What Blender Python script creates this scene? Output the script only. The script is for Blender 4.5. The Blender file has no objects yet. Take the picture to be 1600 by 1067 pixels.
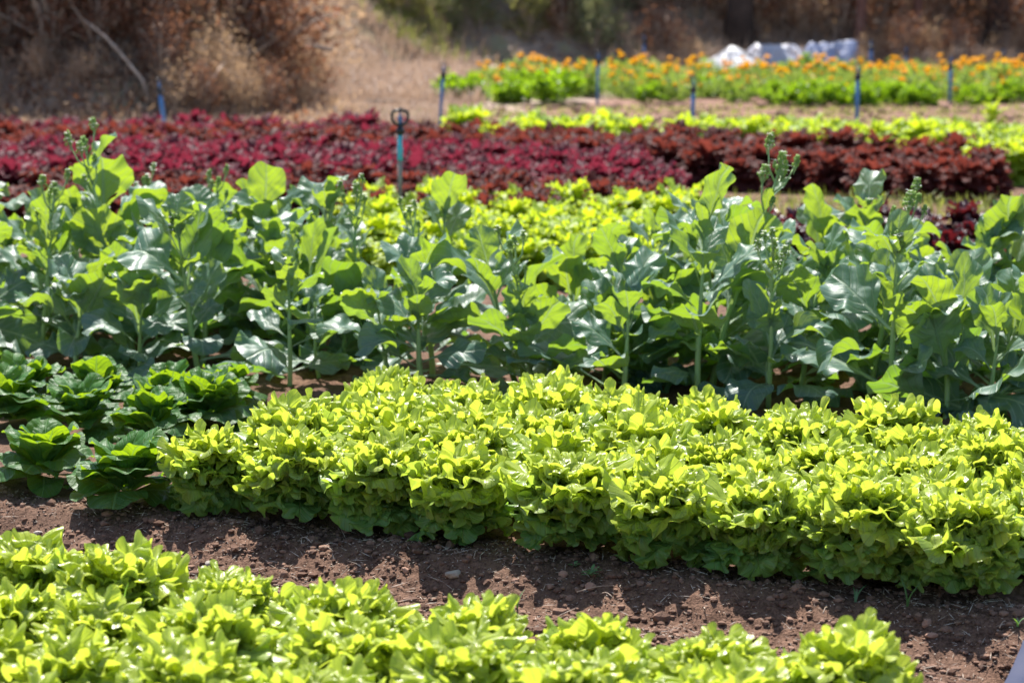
import bpy, math, random
import numpy as np
from mathutils import Vector, Matrix, Euler

R = math.radians
rng = np.random.default_rng(11)
random.seed(5)
scn = bpy.context.scene
COL = scn.collection

# ------------------------------------------------------------------ camera, light, exposure
CAM_H = 1.44
LENS = 85.0
FPX = 1600 * LENS / 36.0
PITCH = math.atan((533.5 + 45.0) / FPX)
cam_d = bpy.data.cameras.new('camera')
cam = bpy.data.objects.new('camera', cam_d)
COL.objects.link(cam)
cam.location = (0, 0, CAM_H)
cam.rotation_euler = (R(90) - PITCH, 0, 0)
cam_d.lens = LENS
cam_d.sensor_width = 36.0
cam_d.clip_end = 1000
cam_d.dof.use_dof = True
cam_d.dof.focus_distance = 6.25
cam_d.dof.aperture_fstop = 4.2
cam_d.dof.aperture_blades = 8
scn.camera = cam

SUN_EL, SUN_AZ = 59.0, -14.0          # azimuth measured from +Y (away from the camera) towards +X
sd = Vector((math.sin(R(SUN_AZ)) * math.cos(R(SUN_EL)), math.cos(R(SUN_AZ)) * math.cos(R(SUN_EL)), math.sin(R(SUN_EL))))
sun_d = bpy.data.lights.new('sun', 'SUN')
sun_d.energy = 5.0
sun_d.angle = R(0.53)
sun_d.color = (1.0, 0.955, 0.89)
sun = bpy.data.objects.new('sun', sun_d)
COL.objects.link(sun)
sun.rotation_euler = (-sd).to_track_quat('-Z', 'Y').to_euler()
sun.location = (0, 0, 30)

world = bpy.data.worlds.new('World')
scn.world = world
world.use_nodes = True
wn = world.node_tree
bgn = wn.nodes['Background']
sky = wn.nodes.new('ShaderNodeTexSky')
sky.sky_type = 'NISHITA'
sky.sun_disc = False
sky.sun_elevation = R(SUN_EL)
sky.sun_rotation = R(SUN_AZ)
wn.links.new(sky.outputs[0], bgn.inputs[0])
bgn.inputs[1].default_value = 0.095

scn.view_settings.view_transform = 'Standard'
scn.view_settings.look = 'None'
scn.view_settings.gamma = 1.0
scn.view_settings.use_curve_mapping = False
scn.view_settings.exposure = 1.12

# ------------------------------------------------------------------ picture <-> place
CP, SP = math.cos(PITCH), math.sin(PITCH)

def at(px, py, z=0.0):
    """place on the level z that is seen at photo pixel (px, py)"""
    u, v = (px - 800) / FPX, (533.5 - py) / FPX
    d = (u, CP + v * SP, -SP + v * CP)
    t = (z - CAM_H) / d[2]
    return np.array([d[0] * t, d[1] * t])

def proj(x, y, z):
    zz = z - CAM_H
    dep = y * CP - zz * SP
    return 800 + FPX * x / dep, 533.5 - FPX * (y * SP + zz * CP) / dep

# ------------------------------------------------------------------ words
ONES = ['zeroth', 'first', 'second', 'third', 'fourth', 'fifth', 'sixth', 'seventh', 'eighth', 'ninth', 'tenth', 'eleventh',
        'twelfth', 'thirteenth', 'fourteenth', 'fifteenth', 'sixteenth', 'seventeenth', 'eighteenth', 'nineteenth']
TENS = {2: ('twentieth', 'twenty'), 3: ('thirtieth', 'thirty'), 4: ('fortieth', 'forty'), 5: ('fiftieth', 'fifty'), 6: ('sixtieth', 'sixty')}

def nth(n):
    if n < 20:
        return ONES[n]
    a, b = divmod(n, 10)
    return TENS[a][0] if b == 0 else TENS[a][1] + '-' + ONES[b]

# ------------------------------------------------------------------ object helpers
def tag(o, label, cat, group=None):
    o['label'] = label
    o['category'] = cat
    if group:
        o['group'] = group
    n = len(label.split())
    if not 4 <= n <= 16:
        print('LABEL LENGTH', n, label)
    return o

def thing(name, label, cat, loc=(0, 0, 0), rz=0.0, group=None):
    o = bpy.data.objects.new(name, None)
    o.empty_display_size = 0.05
    o.location = loc
    o.rotation_euler = (0, 0, rz)
    COL.objects.link(o)
    return tag(o, label, cat, group)

def part(name, me, parent=None, loc=(0, 0, 0), rot=(0, 0, 0), scale=1.0, col=None):
    o = bpy.data.objects.new(name, me)
    if parent is not None:
        o.parent = parent
    o.location = loc
    o.rotation_euler = rot
    o.scale = scale if hasattr(scale, '__len__') else (scale,) * 3
    if col is not None:
        o.color = col
    COL.objects.link(o)
    return o

def kind(o, k):
    o['kind'] = k
    return o

def mesh(name, V, F, mat=None, uv=None, smooth=True):
    """V (n,3); F list of index arrays (m,3) or (m,4)"""
    me = bpy.data.meshes.new(name)
    V = np.asarray(V, dtype=np.float32)
    if isinstance(F, np.ndarray):
        F = [F]
    F = [np.asarray(f, dtype=np.int32) for f in F if len(f)]
    li = np.concatenate([f.ravel() for f in F])
    lt = np.concatenate([np.full(len(f), f.shape[1], dtype=np.int32) for f in F])
    ls = np.concatenate([[0], np.cumsum(lt)[:-1]]).astype(np.int32)
    me.vertices.add(len(V)); me.vertices.foreach_set('co', V.ravel())
    me.loops.add(len(li)); me.loops.foreach_set('vertex_index', li)
    me.polygons.add(len(lt)); me.polygons.foreach_set('loop_start', ls); me.polygons.foreach_set('loop_total', lt)
    me.polygons.foreach_set('use_smooth', np.full(len(lt), smooth, dtype=bool))
    if uv is not None:
        ul = me.uv_layers.new(name='UVMap')
        ul.data.foreach_set('uv', np.asarray(uv, dtype=np.float32)[li].ravel())
    me.update(calc_edges=True)
    me.validate()
    if mat:
        for m in (mat if isinstance(mat, (list, tuple)) else [mat]):
            me.materials.append(m)
    return me

class Join:
    """collects pieces into one mesh"""
    def __init__(self):
        self.V, self.Q, self.T, self.U, self.n = [], [], [], [], 0
    def add(self, V, F, uv=None):
        V = np.asarray(V, dtype=float)
        for f in (F if isinstance(F, list) else [F]):
            f = np.asarray(f)
            if len(f) == 0:
                continue
            (self.Q if f.shape[1] == 4 else self.T).append(f + self.n)
        self.V.append(V)
        self.U.append(np.zeros((len(V), 2)) if uv is None else uv)
        self.n += len(V)
    def build(self, name, mat, smooth=True):
        F = []
        if self.Q: F.append(np.concatenate(self.Q))
        if self.T: F.append(np.concatenate(self.T))
        return mesh(name, np.concatenate(self.V), F, mat, np.concatenate(self.U), smooth)

def smooth01(x, a, b):
    t = np.clip((x - a) / (b - a), 0, 1)
    return t * t * (3 - 2 * t)

def rot_m(rx, ry, rz):
    return np.array(Euler((rx, ry, rz)).to_matrix())

def tube_arrays(path, rad, n=8, cap=True):
    path = np.asarray(path, float)
    rad = np.broadcast_to(np.asarray(rad, float), (len(path),))
    V = []
    tan = np.gradient(path, axis=0)
    tan /= np.linalg.norm(tan, axis=1)[:, None] + 1e-12
    ref = np.array([0.3, 1.0, 0.12]) if abs(tan[0][1]) < 0.9 else np.array([1.0, 0.2, 0.1])
    for p, t, r in zip(path, tan, rad):
        a = np.cross(ref, t); a /= np.linalg.norm(a)
        b = np.cross(t, a)
        th = np.linspace(0, 2 * math.pi, n, endpoint=False)
        V.append(p + r * (np.cos(th)[:, None] * a + np.sin(th)[:, None] * b))
    V = np.concatenate(V)
    m = len(path)
    i, j = np.meshgrid(np.arange(m - 1), np.arange(n), indexing='ij')
    k = (j + 1) % n
    Q = np.stack([i * n + j, i * n + k, (i + 1) * n + k, (i + 1) * n + j], -1).reshape(-1, 4)
    T = np.zeros((0, 3), int)
    if cap:
        V = np.concatenate([V, path[:1], path[-1:]])
        jj = np.arange(n); kk = (jj + 1) % n
        T = np.concatenate([np.stack([kk, jj, np.full(n, m * n)], -1),
                            np.stack([(m - 1) * n + jj, (m - 1) * n + kk, np.full(n, m * n + 1)], -1)])
    return V, [Q, T]

def ico(sub=1):
    import bmesh
    bm = bmesh.new()
    bmesh.ops.create_icosphere(bm, subdivisions=sub, radius=1.0)
    V = np.array([v.co[:] for v in bm.verts]); F = np.array([[v.index for v in f.verts] for f in bm.faces])
    bm.free()
    return V, F
ICO0, ICO1, ICO2 = ico(1), ico(2), ico(3)

# ------------------------------------------------------------------ noise on the ground plane
_tab = np.random.default_rng(3).random((256, 256))
def vnoise(x, y):
    xi, yi = np.floor(x).astype(int), np.floor(y).astype(int)
    fx, fy = x - xi, y - yi
    fx = fx * fx * (3 - 2 * fx); fy = fy * fy * (3 - 2 * fy)
    g = lambda a, b: _tab[a & 255, b & 255]
    return (g(xi, yi) * (1 - fx) + g(xi + 1, yi) * fx) * (1 - fy) + (g(xi, yi + 1) * (1 - fx) + g(xi + 1, yi + 1) * fx) * fy
def fbm(x, y, o=3):
    s, a, t = 0, 1.0, 0
    for i in range(o):
        s = s + a * vnoise(x * 2 ** i + 17.3 * i, y * 2 ** i + 5.1 * i); t += a; a *= 0.5
    return s / t - 0.5

# ------------------------------------------------------------------ materials
def newmat(name):
    m = bpy.data.materials.new(name)
    m.use_nodes = True
    nt = m.node_tree
    for n in list(nt.nodes):
        nt.nodes.remove(n)
    out = nt.nodes.new('ShaderNodeOutputMaterial')
    return m, nt, out

class NB:
    def __init__(self, nt): self.nt = nt
    def n(self, t, **kw):
        x = self.nt.nodes.new(t)
        for k, v in kw.items(): setattr(x, k, v)
        return x
    def l(self, a, b): self.nt.links.new(a, b)
    def val(self, sock, v):
        if hasattr(v, 'is_linked') or hasattr(v, 'links'): self.l(v, sock)
        else: sock.default_value = v
    def math(self, op, a, b=0.0, clamp=False):
        x = self.n('ShaderNodeMath', operation=op); x.use_clamp = clamp
        self.val(x.inputs[0], a); self.val(x.inputs[1], b)
        return x.outputs[0]
    def mix(self, f, a, b):
        x = self.n('ShaderNodeMix', data_type='RGBA')
        self.val(x.inputs[0], f)
        self.val(x.inputs[6], a if not isinstance(a, tuple) else (*a[:3], 1)); self.val(x.inputs[7], b if not isinstance(b, tuple) else (*b[:3], 1))
        return x.outputs[2]
    def noise(self, scale, detail=3, rough=0.55, vec=None):
        x = self.n('ShaderNodeTexNoise'); x.inputs['Scale'].default_value = scale
        x.inputs['Detail'].default_value = detail; x.inputs['Roughness'].default_value = rough
        if vec is not None: self.l(vec, x.inputs['Vector'])
        return x.outputs[0]
    def ramp(self, f, a, b):
        x = self.n('ShaderNodeMapRange'); x.interpolation_type = 'SMOOTHSTEP'
        self.val(x.inputs[0], f); x.inputs[1].default_value = a; x.inputs[2].default_value = b
        return x.outputs[0]
    def pos(self): return self.n('ShaderNodeNewGeometry').outputs['Position']
    def obj(self): return self.n('ShaderNodeTexCoord').outputs['Object']

def leaf_mat(name, c1, c2, t1, t2, rough=0.4, spec=0.5, tfac=0.5, vein=None, veinw=0.016, under=None, bump=0.4, bscale=60, sheen=None, island=False, spots=0.0):
    """two-sided leaf: c1..c2 surface colour, t1..t2 the colour of the light that comes through it"""
    m, nt, out = newmat(name)
    b = NB(nt)
    oi = b.n('ShaderNodeObjectInfo')
    geo = b.n('ShaderNodeNewGeometry')
    oc = b.obj()
    rnd = geo.outputs['Random Per Island'] if island else oi.outputs['Random']
    sepc = b.n('ShaderNodeSeparateColor'); b.l(oi.outputs['Color'], sepc.inputs[0])
    age = sepc.outputs[0]                       # 0 young .. 1 old leaf, set per leaf
    n1 = b.noise(bscale * 0.25, 3, vec=oc)
    if island:
        f = b.math('ADD', b.math('MULTIPLY', rnd, 0.45), b.math('MULTIPLY', n1, 0.35))
    else:
        f = b.math('ADD', b.math('MULTIPLY', rnd, 0.3), b.math('MULTIPLY', n1, 0.3))
        f = b.math('ADD', f, b.math('MULTIPLY', b.math('SUBTRACT', age, 0.45), 0.85), clamp=True)
    col = b.mix(f, c1, c2)
    tcol = b.mix(f, t1, t2)
    h = b.noise(bscale, 4, 0.6, vec=oc)
    if vein is not None:
        uv = b.n('ShaderNodeUVMap')
        sx = b.n('ShaderNodeSeparateXYZ'); b.l(uv.outputs[0], sx.inputs[0])
        av = b.math('ABSOLUTE', b.math('SUBTRACT', sx.outputs[1], 0.5))
        wob = b.math('MULTIPLY', b.math('SUBTRACT', b.noise(14, 2, vec=oc), 0.5), 0.09)
        ph = b.math('ADD', b.math('SUBTRACT', sx.outputs[0], b.math('MULTIPLY', av, 0.75)), wob)
        tri = b.math('ABSOLUTE', b.math('SUBTRACT', b.math('FRACT', b.math('MULTIPLY', ph, 8.0)), 0.5))
        side = b.math('SUBTRACT', 1.0, b.ramp(tri, 0.02, 0.13))
        side = b.math('MULTIPLY', side, 0.55)
        mw = b.math('SUBTRACT', 1.0, b.ramp(b.math('ADD', av, b.math('MULTIPLY', sx.outputs[0], veinw * 0.8)), veinw, veinw * 2.0))
        v = b.math('MAXIMUM', mw, side)
        col = b.mix(b.math('MULTIPLY', v, 0.75), col, vein)
        tcol = b.mix(b.math('MULTIPLY', v, 0.45), tcol, vein)
        h = b.math('SUBTRACT', b.math('MULTIPLY', h, 0.6), b.math('MULTIPLY', v, 0.7))
    if spots:
        sp = b.ramp(b.noise(bscale * 0.6, 2, vec=oc), 0.70, 0.76)
        col = b.mix(b.math('MULTIPLY', sp, spots), col, (0.13, 0.09, 0.03))
        tcol = b.mix(b.math('MULTIPLY', sp, spots), tcol, (0.10, 0.06, 0.01))
    if under is not None:
        col = b.mix(geo.outputs['Backfacing'], col, under)
    bp = b.n('ShaderNodeBump'); bp.inputs['Strength'].default_value = bump; bp.inputs['Distance'].default_value = 0.004
    b.l(h, bp.inputs['Height'])
    pr = b.n('ShaderNodeBsdfPrincipled')
    b.l(col, pr.inputs['Base Color']); b.l(bp.outputs[0], pr.inputs['Normal'])
    rr = b.math('ADD', b.math('MULTIPLY', b.noise(bscale * 0.4, 2, vec=oc), 0.25), rough - 0.12)
    b.l(rr, pr.inputs['Roughness'])
    pr.inputs['Specular IOR Level'].default_value = spec
    tr = b.n('ShaderNodeBsdfTranslucent'); b.l(tcol, tr.inputs[0]); b.l(bp.outputs[0], tr.inputs['Normal'])
    mx = b.n('ShaderNodeMixShader'); mx.inputs[0].default_value = tfac
    b.l(pr.outputs[0], mx.inputs[1]); b.l(tr.outputs[0], mx.inputs[2]); b.l(mx.outputs[0], out.inputs[0])
    return m

def solid_mat(name, c1, c2, rough=0.6, scale=8, bump=0.2, bscale=60, spec=0.4, metallic=0.0, island=False, dist=0.005, rnd=0.3):
    m, nt, out = newmat(name)
    b = NB(nt)
    oc = b.obj()
    f = b.ramp(b.noise(scale, 4, vec=oc), 0.3, 0.7)
    src = b.n('ShaderNodeNewGeometry').outputs['Random Per Island'] if island else b.n('ShaderNodeObjectInfo').outputs['Random']
    f = b.math('ADD', b.math('MULTIPLY', f, 1 - rnd), b.math('MULTIPLY', src, rnd), clamp=True)
    pr = b.n('ShaderNodeBsdfPrincipled')
    b.l(b.mix(f, c1, c2), pr.inputs['Base Color'])
    pr.inputs['Roughness'].default_value = rough
    pr.inputs['Metallic'].default_value = metallic
    pr.inputs['Specular IOR Level'].default_value = spec
    bp = b.n('ShaderNodeBump'); bp.inputs['Strength'].default_value = bump; bp.inputs['Distance'].default_value = dist
    b.l(b.noise(bscale, 4, vec=oc), bp.inputs['Height']); b.l(bp.outputs[0], pr.inputs['Normal'])
    b.l(pr.outputs[0], out.inputs[0])
    return m

M = {}
M['lettuce'] = leaf_mat('lettuce leaf', (0.48, 0.57, 0.08), (0.15, 0.35, 0.11), (0.57, 0.66, 0.055), (0.21, 0.45, 0.05),
                        rough=0.30, spec=0.65, tfac=0.53, vein=(0.36, 0.46, 0.13), veinw=0.014, under=(0.27, 0.38, 0.11), bump=0.8, bscale=70, spots=0.2)
M['romaine'] = leaf_mat('dark lettuce leaf', (0.05, 0.16, 0.03), (0.028, 0.095, 0.028), (0.36, 0.53, 0.008), (0.14, 0.32, 0.01),
                        rough=0.47, spec=0.35, tfac=0.42, vein=(0.15, 0.29, 0.09), veinw=0.024, under=(0.075, 0.18, 0.055), bump=1.0, bscale=55)
M['kale'] = leaf_mat('kale leaf', (0.105, 0.20, 0.155), (0.065, 0.14, 0.115), (0.44, 0.59, 0.015), (0.18, 0.40, 0.03),
                     rough=0.44, spec=0.7, tfac=0.38, vein=(0.34, 0.45, 0.30), veinw=0.022, under=(0.125, 0.235, 0.165), bump=1.0, bscale=24, spots=0.15)
M['kale_stem'] = solid_mat('kale stem', (0.21, 0.35, 0.12), (0.32, 0.44, 0.18), 0.45, 10, 0.15, 40)
M['bud'] = leaf_mat('kale buds', (0.26, 0.42, 0.11), (0.36, 0.50, 0.18), (0.42, 0.58, 0.08), (0.5, 0.62, 0.13), 0.5, 0.3, 0.45, island=True)
M['petal'] = leaf_mat('white petals', (0.75, 0.76, 0.70), (0.80, 0.80, 0.74), (0.7, 0.72, 0.6), (0.75, 0.75, 0.65), 0.5, 0.3, 0.35, island=True)
M['far_green'] = leaf_mat('pale lettuce', (0.36, 0.46, 0.06), (0.24, 0.38, 0.05), (0.60, 0.68, 0.025), (0.42, 0.58, 0.02), 0.45, 0.4, 0.52, island=True)
M['crimson'] = leaf_mat('crimson lettuce', (0.16, 0.030, 0.050), (0.085, 0.014, 0.026), (0.27, 0.030, 0.055), (0.17, 0.018, 0.033), 0.55, 0.3, 0.46, island=True)
M['brownred'] = leaf_mat('brown red lettuce', (0.12, 0.034, 0.027), (0.07, 0.019, 0.017), (0.25, 0.052, 0.034), (0.16, 0.030, 0.021), 0.6, 0.25, 0.44, island=True)
M['purple'] = leaf_mat('purple lettuce', (0.05, 0.012, 0.022), (0.028, 0.008, 0.014), (0.19, 0.016, 0.02), (0.10, 0.01, 0.01), 0.36, 0.55, 0.34, island=True)
M['herb'] = leaf_mat('herb leaves', (0.12, 0.24, 0.018), (0.07, 0.17, 0.015), (0.42, 0.62, 0.012), (0.28, 0.5, 0.01), 0.45, 0.4, 0.5, island=True)
M['mari_leaf'] = leaf_mat('marigold leaves', (0.14, 0.23, 0.06), (0.09, 0.16, 0.045), (0.42, 0.56, 0.07), (0.3, 0.44, 0.05), 0.5, 0.35, 0.45, island=True)
M['mari_flower'] = leaf_mat('marigold petals', (0.86, 0.60, 0.012), (0.84, 0.42, 0.008), (0.88, 0.64, 0.010), (0.86, 0.46, 0.006), 0.6, 0.2, 0.45, bump=0.9, bscale=50)
M['weed'] = leaf_mat('weed leaves', (0.16, 0.30, 0.14), (0.12, 0.25, 0.11), (0.25, 0.45, 0.04), (0.15, 0.3, 0.03), 0.45, 0.4, 0.4, island=True)
M['brush_brown'] = leaf_mat('dry brown leaves', (0.22, 0.115, 0.072), (0.095, 0.05, 0.034), (0.38, 0.17, 0.085), (0.21, 0.095, 0.05), 0.6, 0.3, 0.45, island=True)
M['brush_tan'] = leaf_mat('dry tan leaves', (0.48, 0.34, 0.24), (0.26, 0.165, 0.115), (0.66, 0.46, 0.26), (0.42, 0.26, 0.15), 0.6, 0.3, 0.45, island=True)
M['brush_olive'] = leaf_mat('olive leaves', (0.20, 0.21, 0.08), (0.12, 0.12, 0.05), (0.54, 0.55, 0.13), (0.36, 0.32, 0.09), 0.5, 0.35, 0.48, island=True)
M['brush_grey'] = leaf_mat('grey green leaves', (0.24, 0.26, 0.14), (0.16, 0.16, 0.10), (0.50, 0.54, 0.22), (0.36, 0.36, 0.15), 0.5, 0.35, 0.45, island=True)
M['dry_grass'] = leaf_mat('dry grass', (0.47, 0.36, 0.29), (0.31, 0.22, 0.17), (0.50, 0.36, 0.25), (0.32, 0.21, 0.14), 0.6, 0.3, 0.35, island=True)
M['grass'] = leaf_mat('green grass', (0.16, 0.22, 0.05), (0.22, 0.22, 0.08), (0.42, 0.52, 0.06), (0.44, 0.42, 0.10), 0.5, 0.35, 0.4, island=True)
M['bark'] = solid_mat('bark', (0.035, 0.025, 0.021), (0.075, 0.052, 0.042), 0.85, 6, 0.8, 18, 0.2, dist=0.03)
M['bark_red'] = solid_mat('reddish bark', (0.13, 0.055, 0.042), (0.22, 0.12, 0.095), 0.8, 6, 0.6, 18, 0.2, dist=0.02)
M['twig'] = solid_mat('dry twig', (0.30, 0.21, 0.15), (0.56, 0.45, 0.36), 0.7, 15, 0.3, 60)
M['clod'] = solid_mat('soil clods', (0.07, 0.037, 0.026), (0.29, 0.18, 0.13), 0.95, 40, 0.8, 160, 0.15, island=True, dist=0.004, rnd=0.7)
M['husk'] = solid_mat('straw bits', (0.36, 0.27, 0.20), (0.62, 0.53, 0.44), 0.6, 30, 0.1, 60, 0.3, island=True, rnd=0.8)
M['stone'] = solid_mat('stone', (0.30, 0.26, 0.22), (0.44, 0.39, 0.33), 0.85, 25, 0.5, 90, 0.3)
M['stone_red'] = solid_mat('reddish stone', (0.28, 0.155, 0.11), (0.40, 0.25, 0.18), 0.85, 25, 0.5, 90, 0.3)
M['pipe_blue'] = solid_mat('blue pipe', (0.055, 0.16, 0.36), (0.075, 0.20, 0.42), 0.45, 6, 0.1, 40)
M['pipe_cyan'] = solid_mat('turquoise pipe', (0.06, 0.42, 0.52), (0.09, 0.5, 0.58), 0.4, 8, 0.1, 40)
M['pipe_grey'] = solid_mat('faded pipe', (0.19, 0.165, 0.14), (0.30, 0.27, 0.235), 0.55, 12, 0.25, 60)
M['black_plastic'] = solid_mat('black plastic', (0.012, 0.014, 0.016), (0.025, 0.027, 0.03), 0.35, 10, 0.1, 40)
M['white_sheet'] = solid_mat('white sheet', (0.46, 0.47, 0.50), (0.70, 0.70, 0.72), 0.4, 4, 0.3, 12, 0.5)
M['grey_sheet'] = solid_mat('grey sheet', (0.30, 0.31, 0.40), (0.52, 0.52, 0.58), 0.45, 4, 0.4, 10, 0.5)
M['blue_sheet'] = solid_mat('blue grey sheet', (0.22, 0.26, 0.42), (0.34, 0.38, 0.52), 0.45, 4, 0.4, 10, 0.5)
M['slate_sheet'] = solid_mat('slate blue plastic', (0.028, 0.035, 0.075), (0.042, 0.048, 0.09), 0.75, 9, 0.15, 30, 0.25)

# ------------------------------------------------------------------ beds: lines on the ground
U = np.array([0.906, -0.423]); Vv = np.array([0.423, 0.906])     # along / across the two near lettuce beds
P0 = at(322, 798)                                              # leftmost head of the middle bed's front row

def near_q(x, y): return (x - P0[0]) * Vv[0] + (y - P0[1]) * Vv[1]

# foot of the bank behind the field, left to right
foot_px = [(0, 201), (150, 205), (300, 202), (420, 192), (500, 160), (585, 118), (700, 104), (900, 103), (1100, 100), (1600, 96)]
FOOT = [np.array([-14.0, 20.6])] + [at(*p) for p in foot_px] + [np.array([26.0, 42.0])]

def bank_dist(x, y):
    """distance behind the foot line, 0 in front of it"""
    best = np.full(np.shape(x), 1e9)
    for a, b in zip(FOOT[:-1], FOOT[1:]):
        ab = b - a
        t = np.clip(((x - a[0]) * ab[0] + (y - a[1]) * ab[1]) / (ab @ ab), 0, 1)
        best = np.minimum(best, np.hypot(x - a[0] - t * ab[0], y - a[1] - t * ab[1]))
    fx = np.array([p[0] for p in FOOT]); fy = np.array([p[1] for p in FOOT])
    return np.where(y > np.interp(x, fx, fy), best, 0.0)

def bank_h(x, y):
    d = bank_dist(x, y)
    return np.minimum(d * 0.62, 2.2 + d * 0.05)

def ground_base(x, y):
    q = near_q(x, y)
    z = -0.075 * smooth01(q, -1.02, -0.80) * (1 - smooth01(q, -0.34, -0.12))
    z = z - 0.06 * smooth01(q, 1.22, 1.40) * (1 - smooth01(q, 1.55, 1.80)) * (y < 11)
    return z

def ground_z(x, y):
    x = np.asarray(x, float); y = np.asarray(y, float)
    near = 1 - smooth01(y, 8, 14)
    c1 = fbm(x * 9, y * 9, 2) * 0.035
    c2 = np.abs(fbm(x * 38 + 3, y * 38, 3)) * 0.017 * np.clip(0.6 + 2.2 * fbm(x * 5, y * 5 + 9, 2), 0.15, 1.6)
    c3 = fbm(x * 110, y * 110, 2) * 0.011
    big = fbm(x * 2.2, y * 2.2, 2) * 0.05
    far = fbm(x * 3.1, y * 3.1, 3) * 0.14 * smooth01(y, 19, 22)
    return ground_base(x, y) + big * 0.8 + near * (c1 + c2 + c3 - 0.008) + far * 0.6

def gz(x, y): return float(ground_z(np.array([x]), np.array([y]))[0])

def on_ground(px, py):
    """place on the uneven ground seen at a photo pixel"""
    p = at(px, py, 0.0)
    for _ in range(8):
        p = 0.5 * p + 0.5 * at(px, py, gz(*p))
    return p

def build_ground():
    def lines(parts):
        out = []
        for a, b, s in parts:
            out.append(np.arange(a, b, s))
        return np.concatenate(out)
    xs = lines([(-60, -12, 4), (-12, -5, 0.35), (-5, -1.5, 0.06), (-1.5, 1.5, 0.0105), (1.5, 5, 0.06), (5, 12, 0.35), (12, 64.1, 4)])
    ys = lines([(-4, 3, 0.5), (3, 4.4, 0.1), (4.4, 6.9, 0.0095), (6.9, 9, 0.04), (9, 19, 0.12), (19, 27, 0.06), (27, 42, 0.25), (42, 124, 5)])
    X, Y = np.meshgrid(xs, ys, indexing='ij')
    Z = ground_z(X, Y)
    n, m = X.shape
    i, j = np.meshgrid(np.arange(n - 1), np.arange(m - 1), indexing='ij')
    Q = np.stack([i * m + j, (i + 1) * m + j, (i + 1) * m + j + 1, i * m + j + 1], -1).reshape(-1, 4)
    mt, nt, out = newmat('field soil'); b = NB(nt)
    p = b.pos()
    sx = b.n('ShaderNodeSeparateXYZ'); b.l(p, sx.inputs[0])
    n1 = b.noise(3.0, 4, vec=p); n2 = b.noise(28, 5, 0.65, vec=p); n3 = b.noise(150, 3, 0.6, vec=p)
    f = b.math('ADD', b.math('MULTIPLY', n2, 0.6), b.math('MULTIPLY', n3, 0.5), clamp=True)
    near = b.mix(b.ramp(f, 0.35, 0.72), (0.052, 0.027, 0.018), (0.235, 0.138, 0.095))
    near = b.mix(b.math('MULTIPLY', b.ramp(n1, 0.45, 0.65), 0.45), near, (0.15, 0.092, 0.065))
    tilled = b.mix(b.ramp(b.noise(9, 5, 0.7, vec=p), 0.3, 0.7), (0.17, 0.088, 0.062), (0.31, 0.19, 0.145))
    tan = b.mix(b.ramp(b.noise(5, 5, 0.7, vec=p), 0.3, 0.7), (0.33, 0.24, 0.19), (0.54, 0.43, 0.36))
    col = b.mix(b.ramp(sx.outputs[1], 15, 21), near, tilled)
    # dry straw covered ground left of the marigolds and up to the bank
    ex = b.math('SUBTRACT', sx.outputs[1], b.math('MULTIPLY', sx.outputs[0], 2.2))
    ex = b.math('ADD', ex, b.math('MULTIPLY', b.noise(0.8, 3, vec=p), 3.0))
    col = b.mix(b.math('MULTIPLY', b.ramp(ex, 26.0, 28.0), b.ramp(sx.outputs[1], 19.5, 21)), col, tan)
    pr = b.n('ShaderNodeBsdfPrincipled'); b.l(col, pr.inputs['Base Color'])
    pr.inputs['Roughness'].default_value = 0.95; pr.inputs['Specular IOR Level'].default_value = 0.15
    bp = b.n('ShaderNodeBump'); bp.inputs['Strength'].default_value = 0.9; bp.inputs['Distance'].default_value = 0.012
    h = b.math('ADD', b.noise(70, 5, 0.7, vec=p), b.math('MULTIPLY', b.noise(260, 3, vec=p), 0.4))
    b.l(h, bp.inputs['Height']); b.l(bp.outputs[0], pr.inputs['Normal']); b.l(pr.outputs[0], out.inputs[0])
    o = part('ground', mesh('ground', np.stack([X, Y, Z], -1).reshape(-1, 3), Q, mt))
    kind(o, 'structure')
build_ground()

def build_bank():
    xs = np.concatenate([np.arange(-16, -6, 0.5), np.arange(-6, 12, 0.15), np.arange(12, 34.1, 0.6)])
    ys = np.concatenate([np.arange(20, 46, 0.16), np.arange(46, 84, 1.5)])
    X, Y = np.meshgrid(xs, ys, indexing='ij')
    d = bank_dist(X, Y)
    Z = bank_h(X, Y) + fbm(X * 1.3, Y * 1.3, 4) * 0.55 * smooth01(d, 0, 1.0) + np.where(d > 0, 0.03, -0.45)
    n, m = X.shape
    i, j = np.meshgrid(np.arange(n - 1), np.arange(m - 1), indexing='ij')
    Q = np.stack([i * m + j, (i + 1) * m + j, (i + 1) * m + j + 1, i * m + j + 1], -1).reshape(-1, 4)
    dq = d.reshape(-1)
    Q = Q[(dq[Q].max(1) > 0)]
    used = np.unique(Q); remap = np.zeros(n * m, int); remap[used] = np.arange(len(used))
    mt, nt, out = newmat('bank earth'); b = NB(nt)
    p = b.pos()
    sx = b.n('ShaderNodeSeparateXYZ'); b.l(p, sx.inputs[0])
    c = b.mix(b.ramp(b.noise(2.2, 5, 0.65, vec=p), 0.35, 0.65), (0.19, 0.12, 0.085), (0.47, 0.36, 0.28))
    c = b.mix(b.math('MULTIPLY', b.ramp(b.noise(1.1, 3, vec=p), 0.5, 0.62), 0.6), c, (0.20, 0.22, 0.08))
    pr = b.n('ShaderNodeBsdfPrincipled'); b.l(c, pr.inputs['Base Color']); pr.inputs['Roughness'].default_value = 0.95
    bp = b.n('ShaderNodeBump'); bp.inputs['Distance'].default_value = 0.08; bp.inputs['Strength'].default_value = 0.8
    b.l(b.noise(9, 6, 0.7, vec=p), bp.inputs['Height']); b.l(bp.outputs[0], pr.inputs['Normal']); b.l(pr.outputs[0], out.inputs[0])
    o = part('hillside', mesh('hillside', np.stack([X, Y, Z], -1).reshape(-1, 3)[used], remap[Q], mt))
    kind(o, 'structure')
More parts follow.
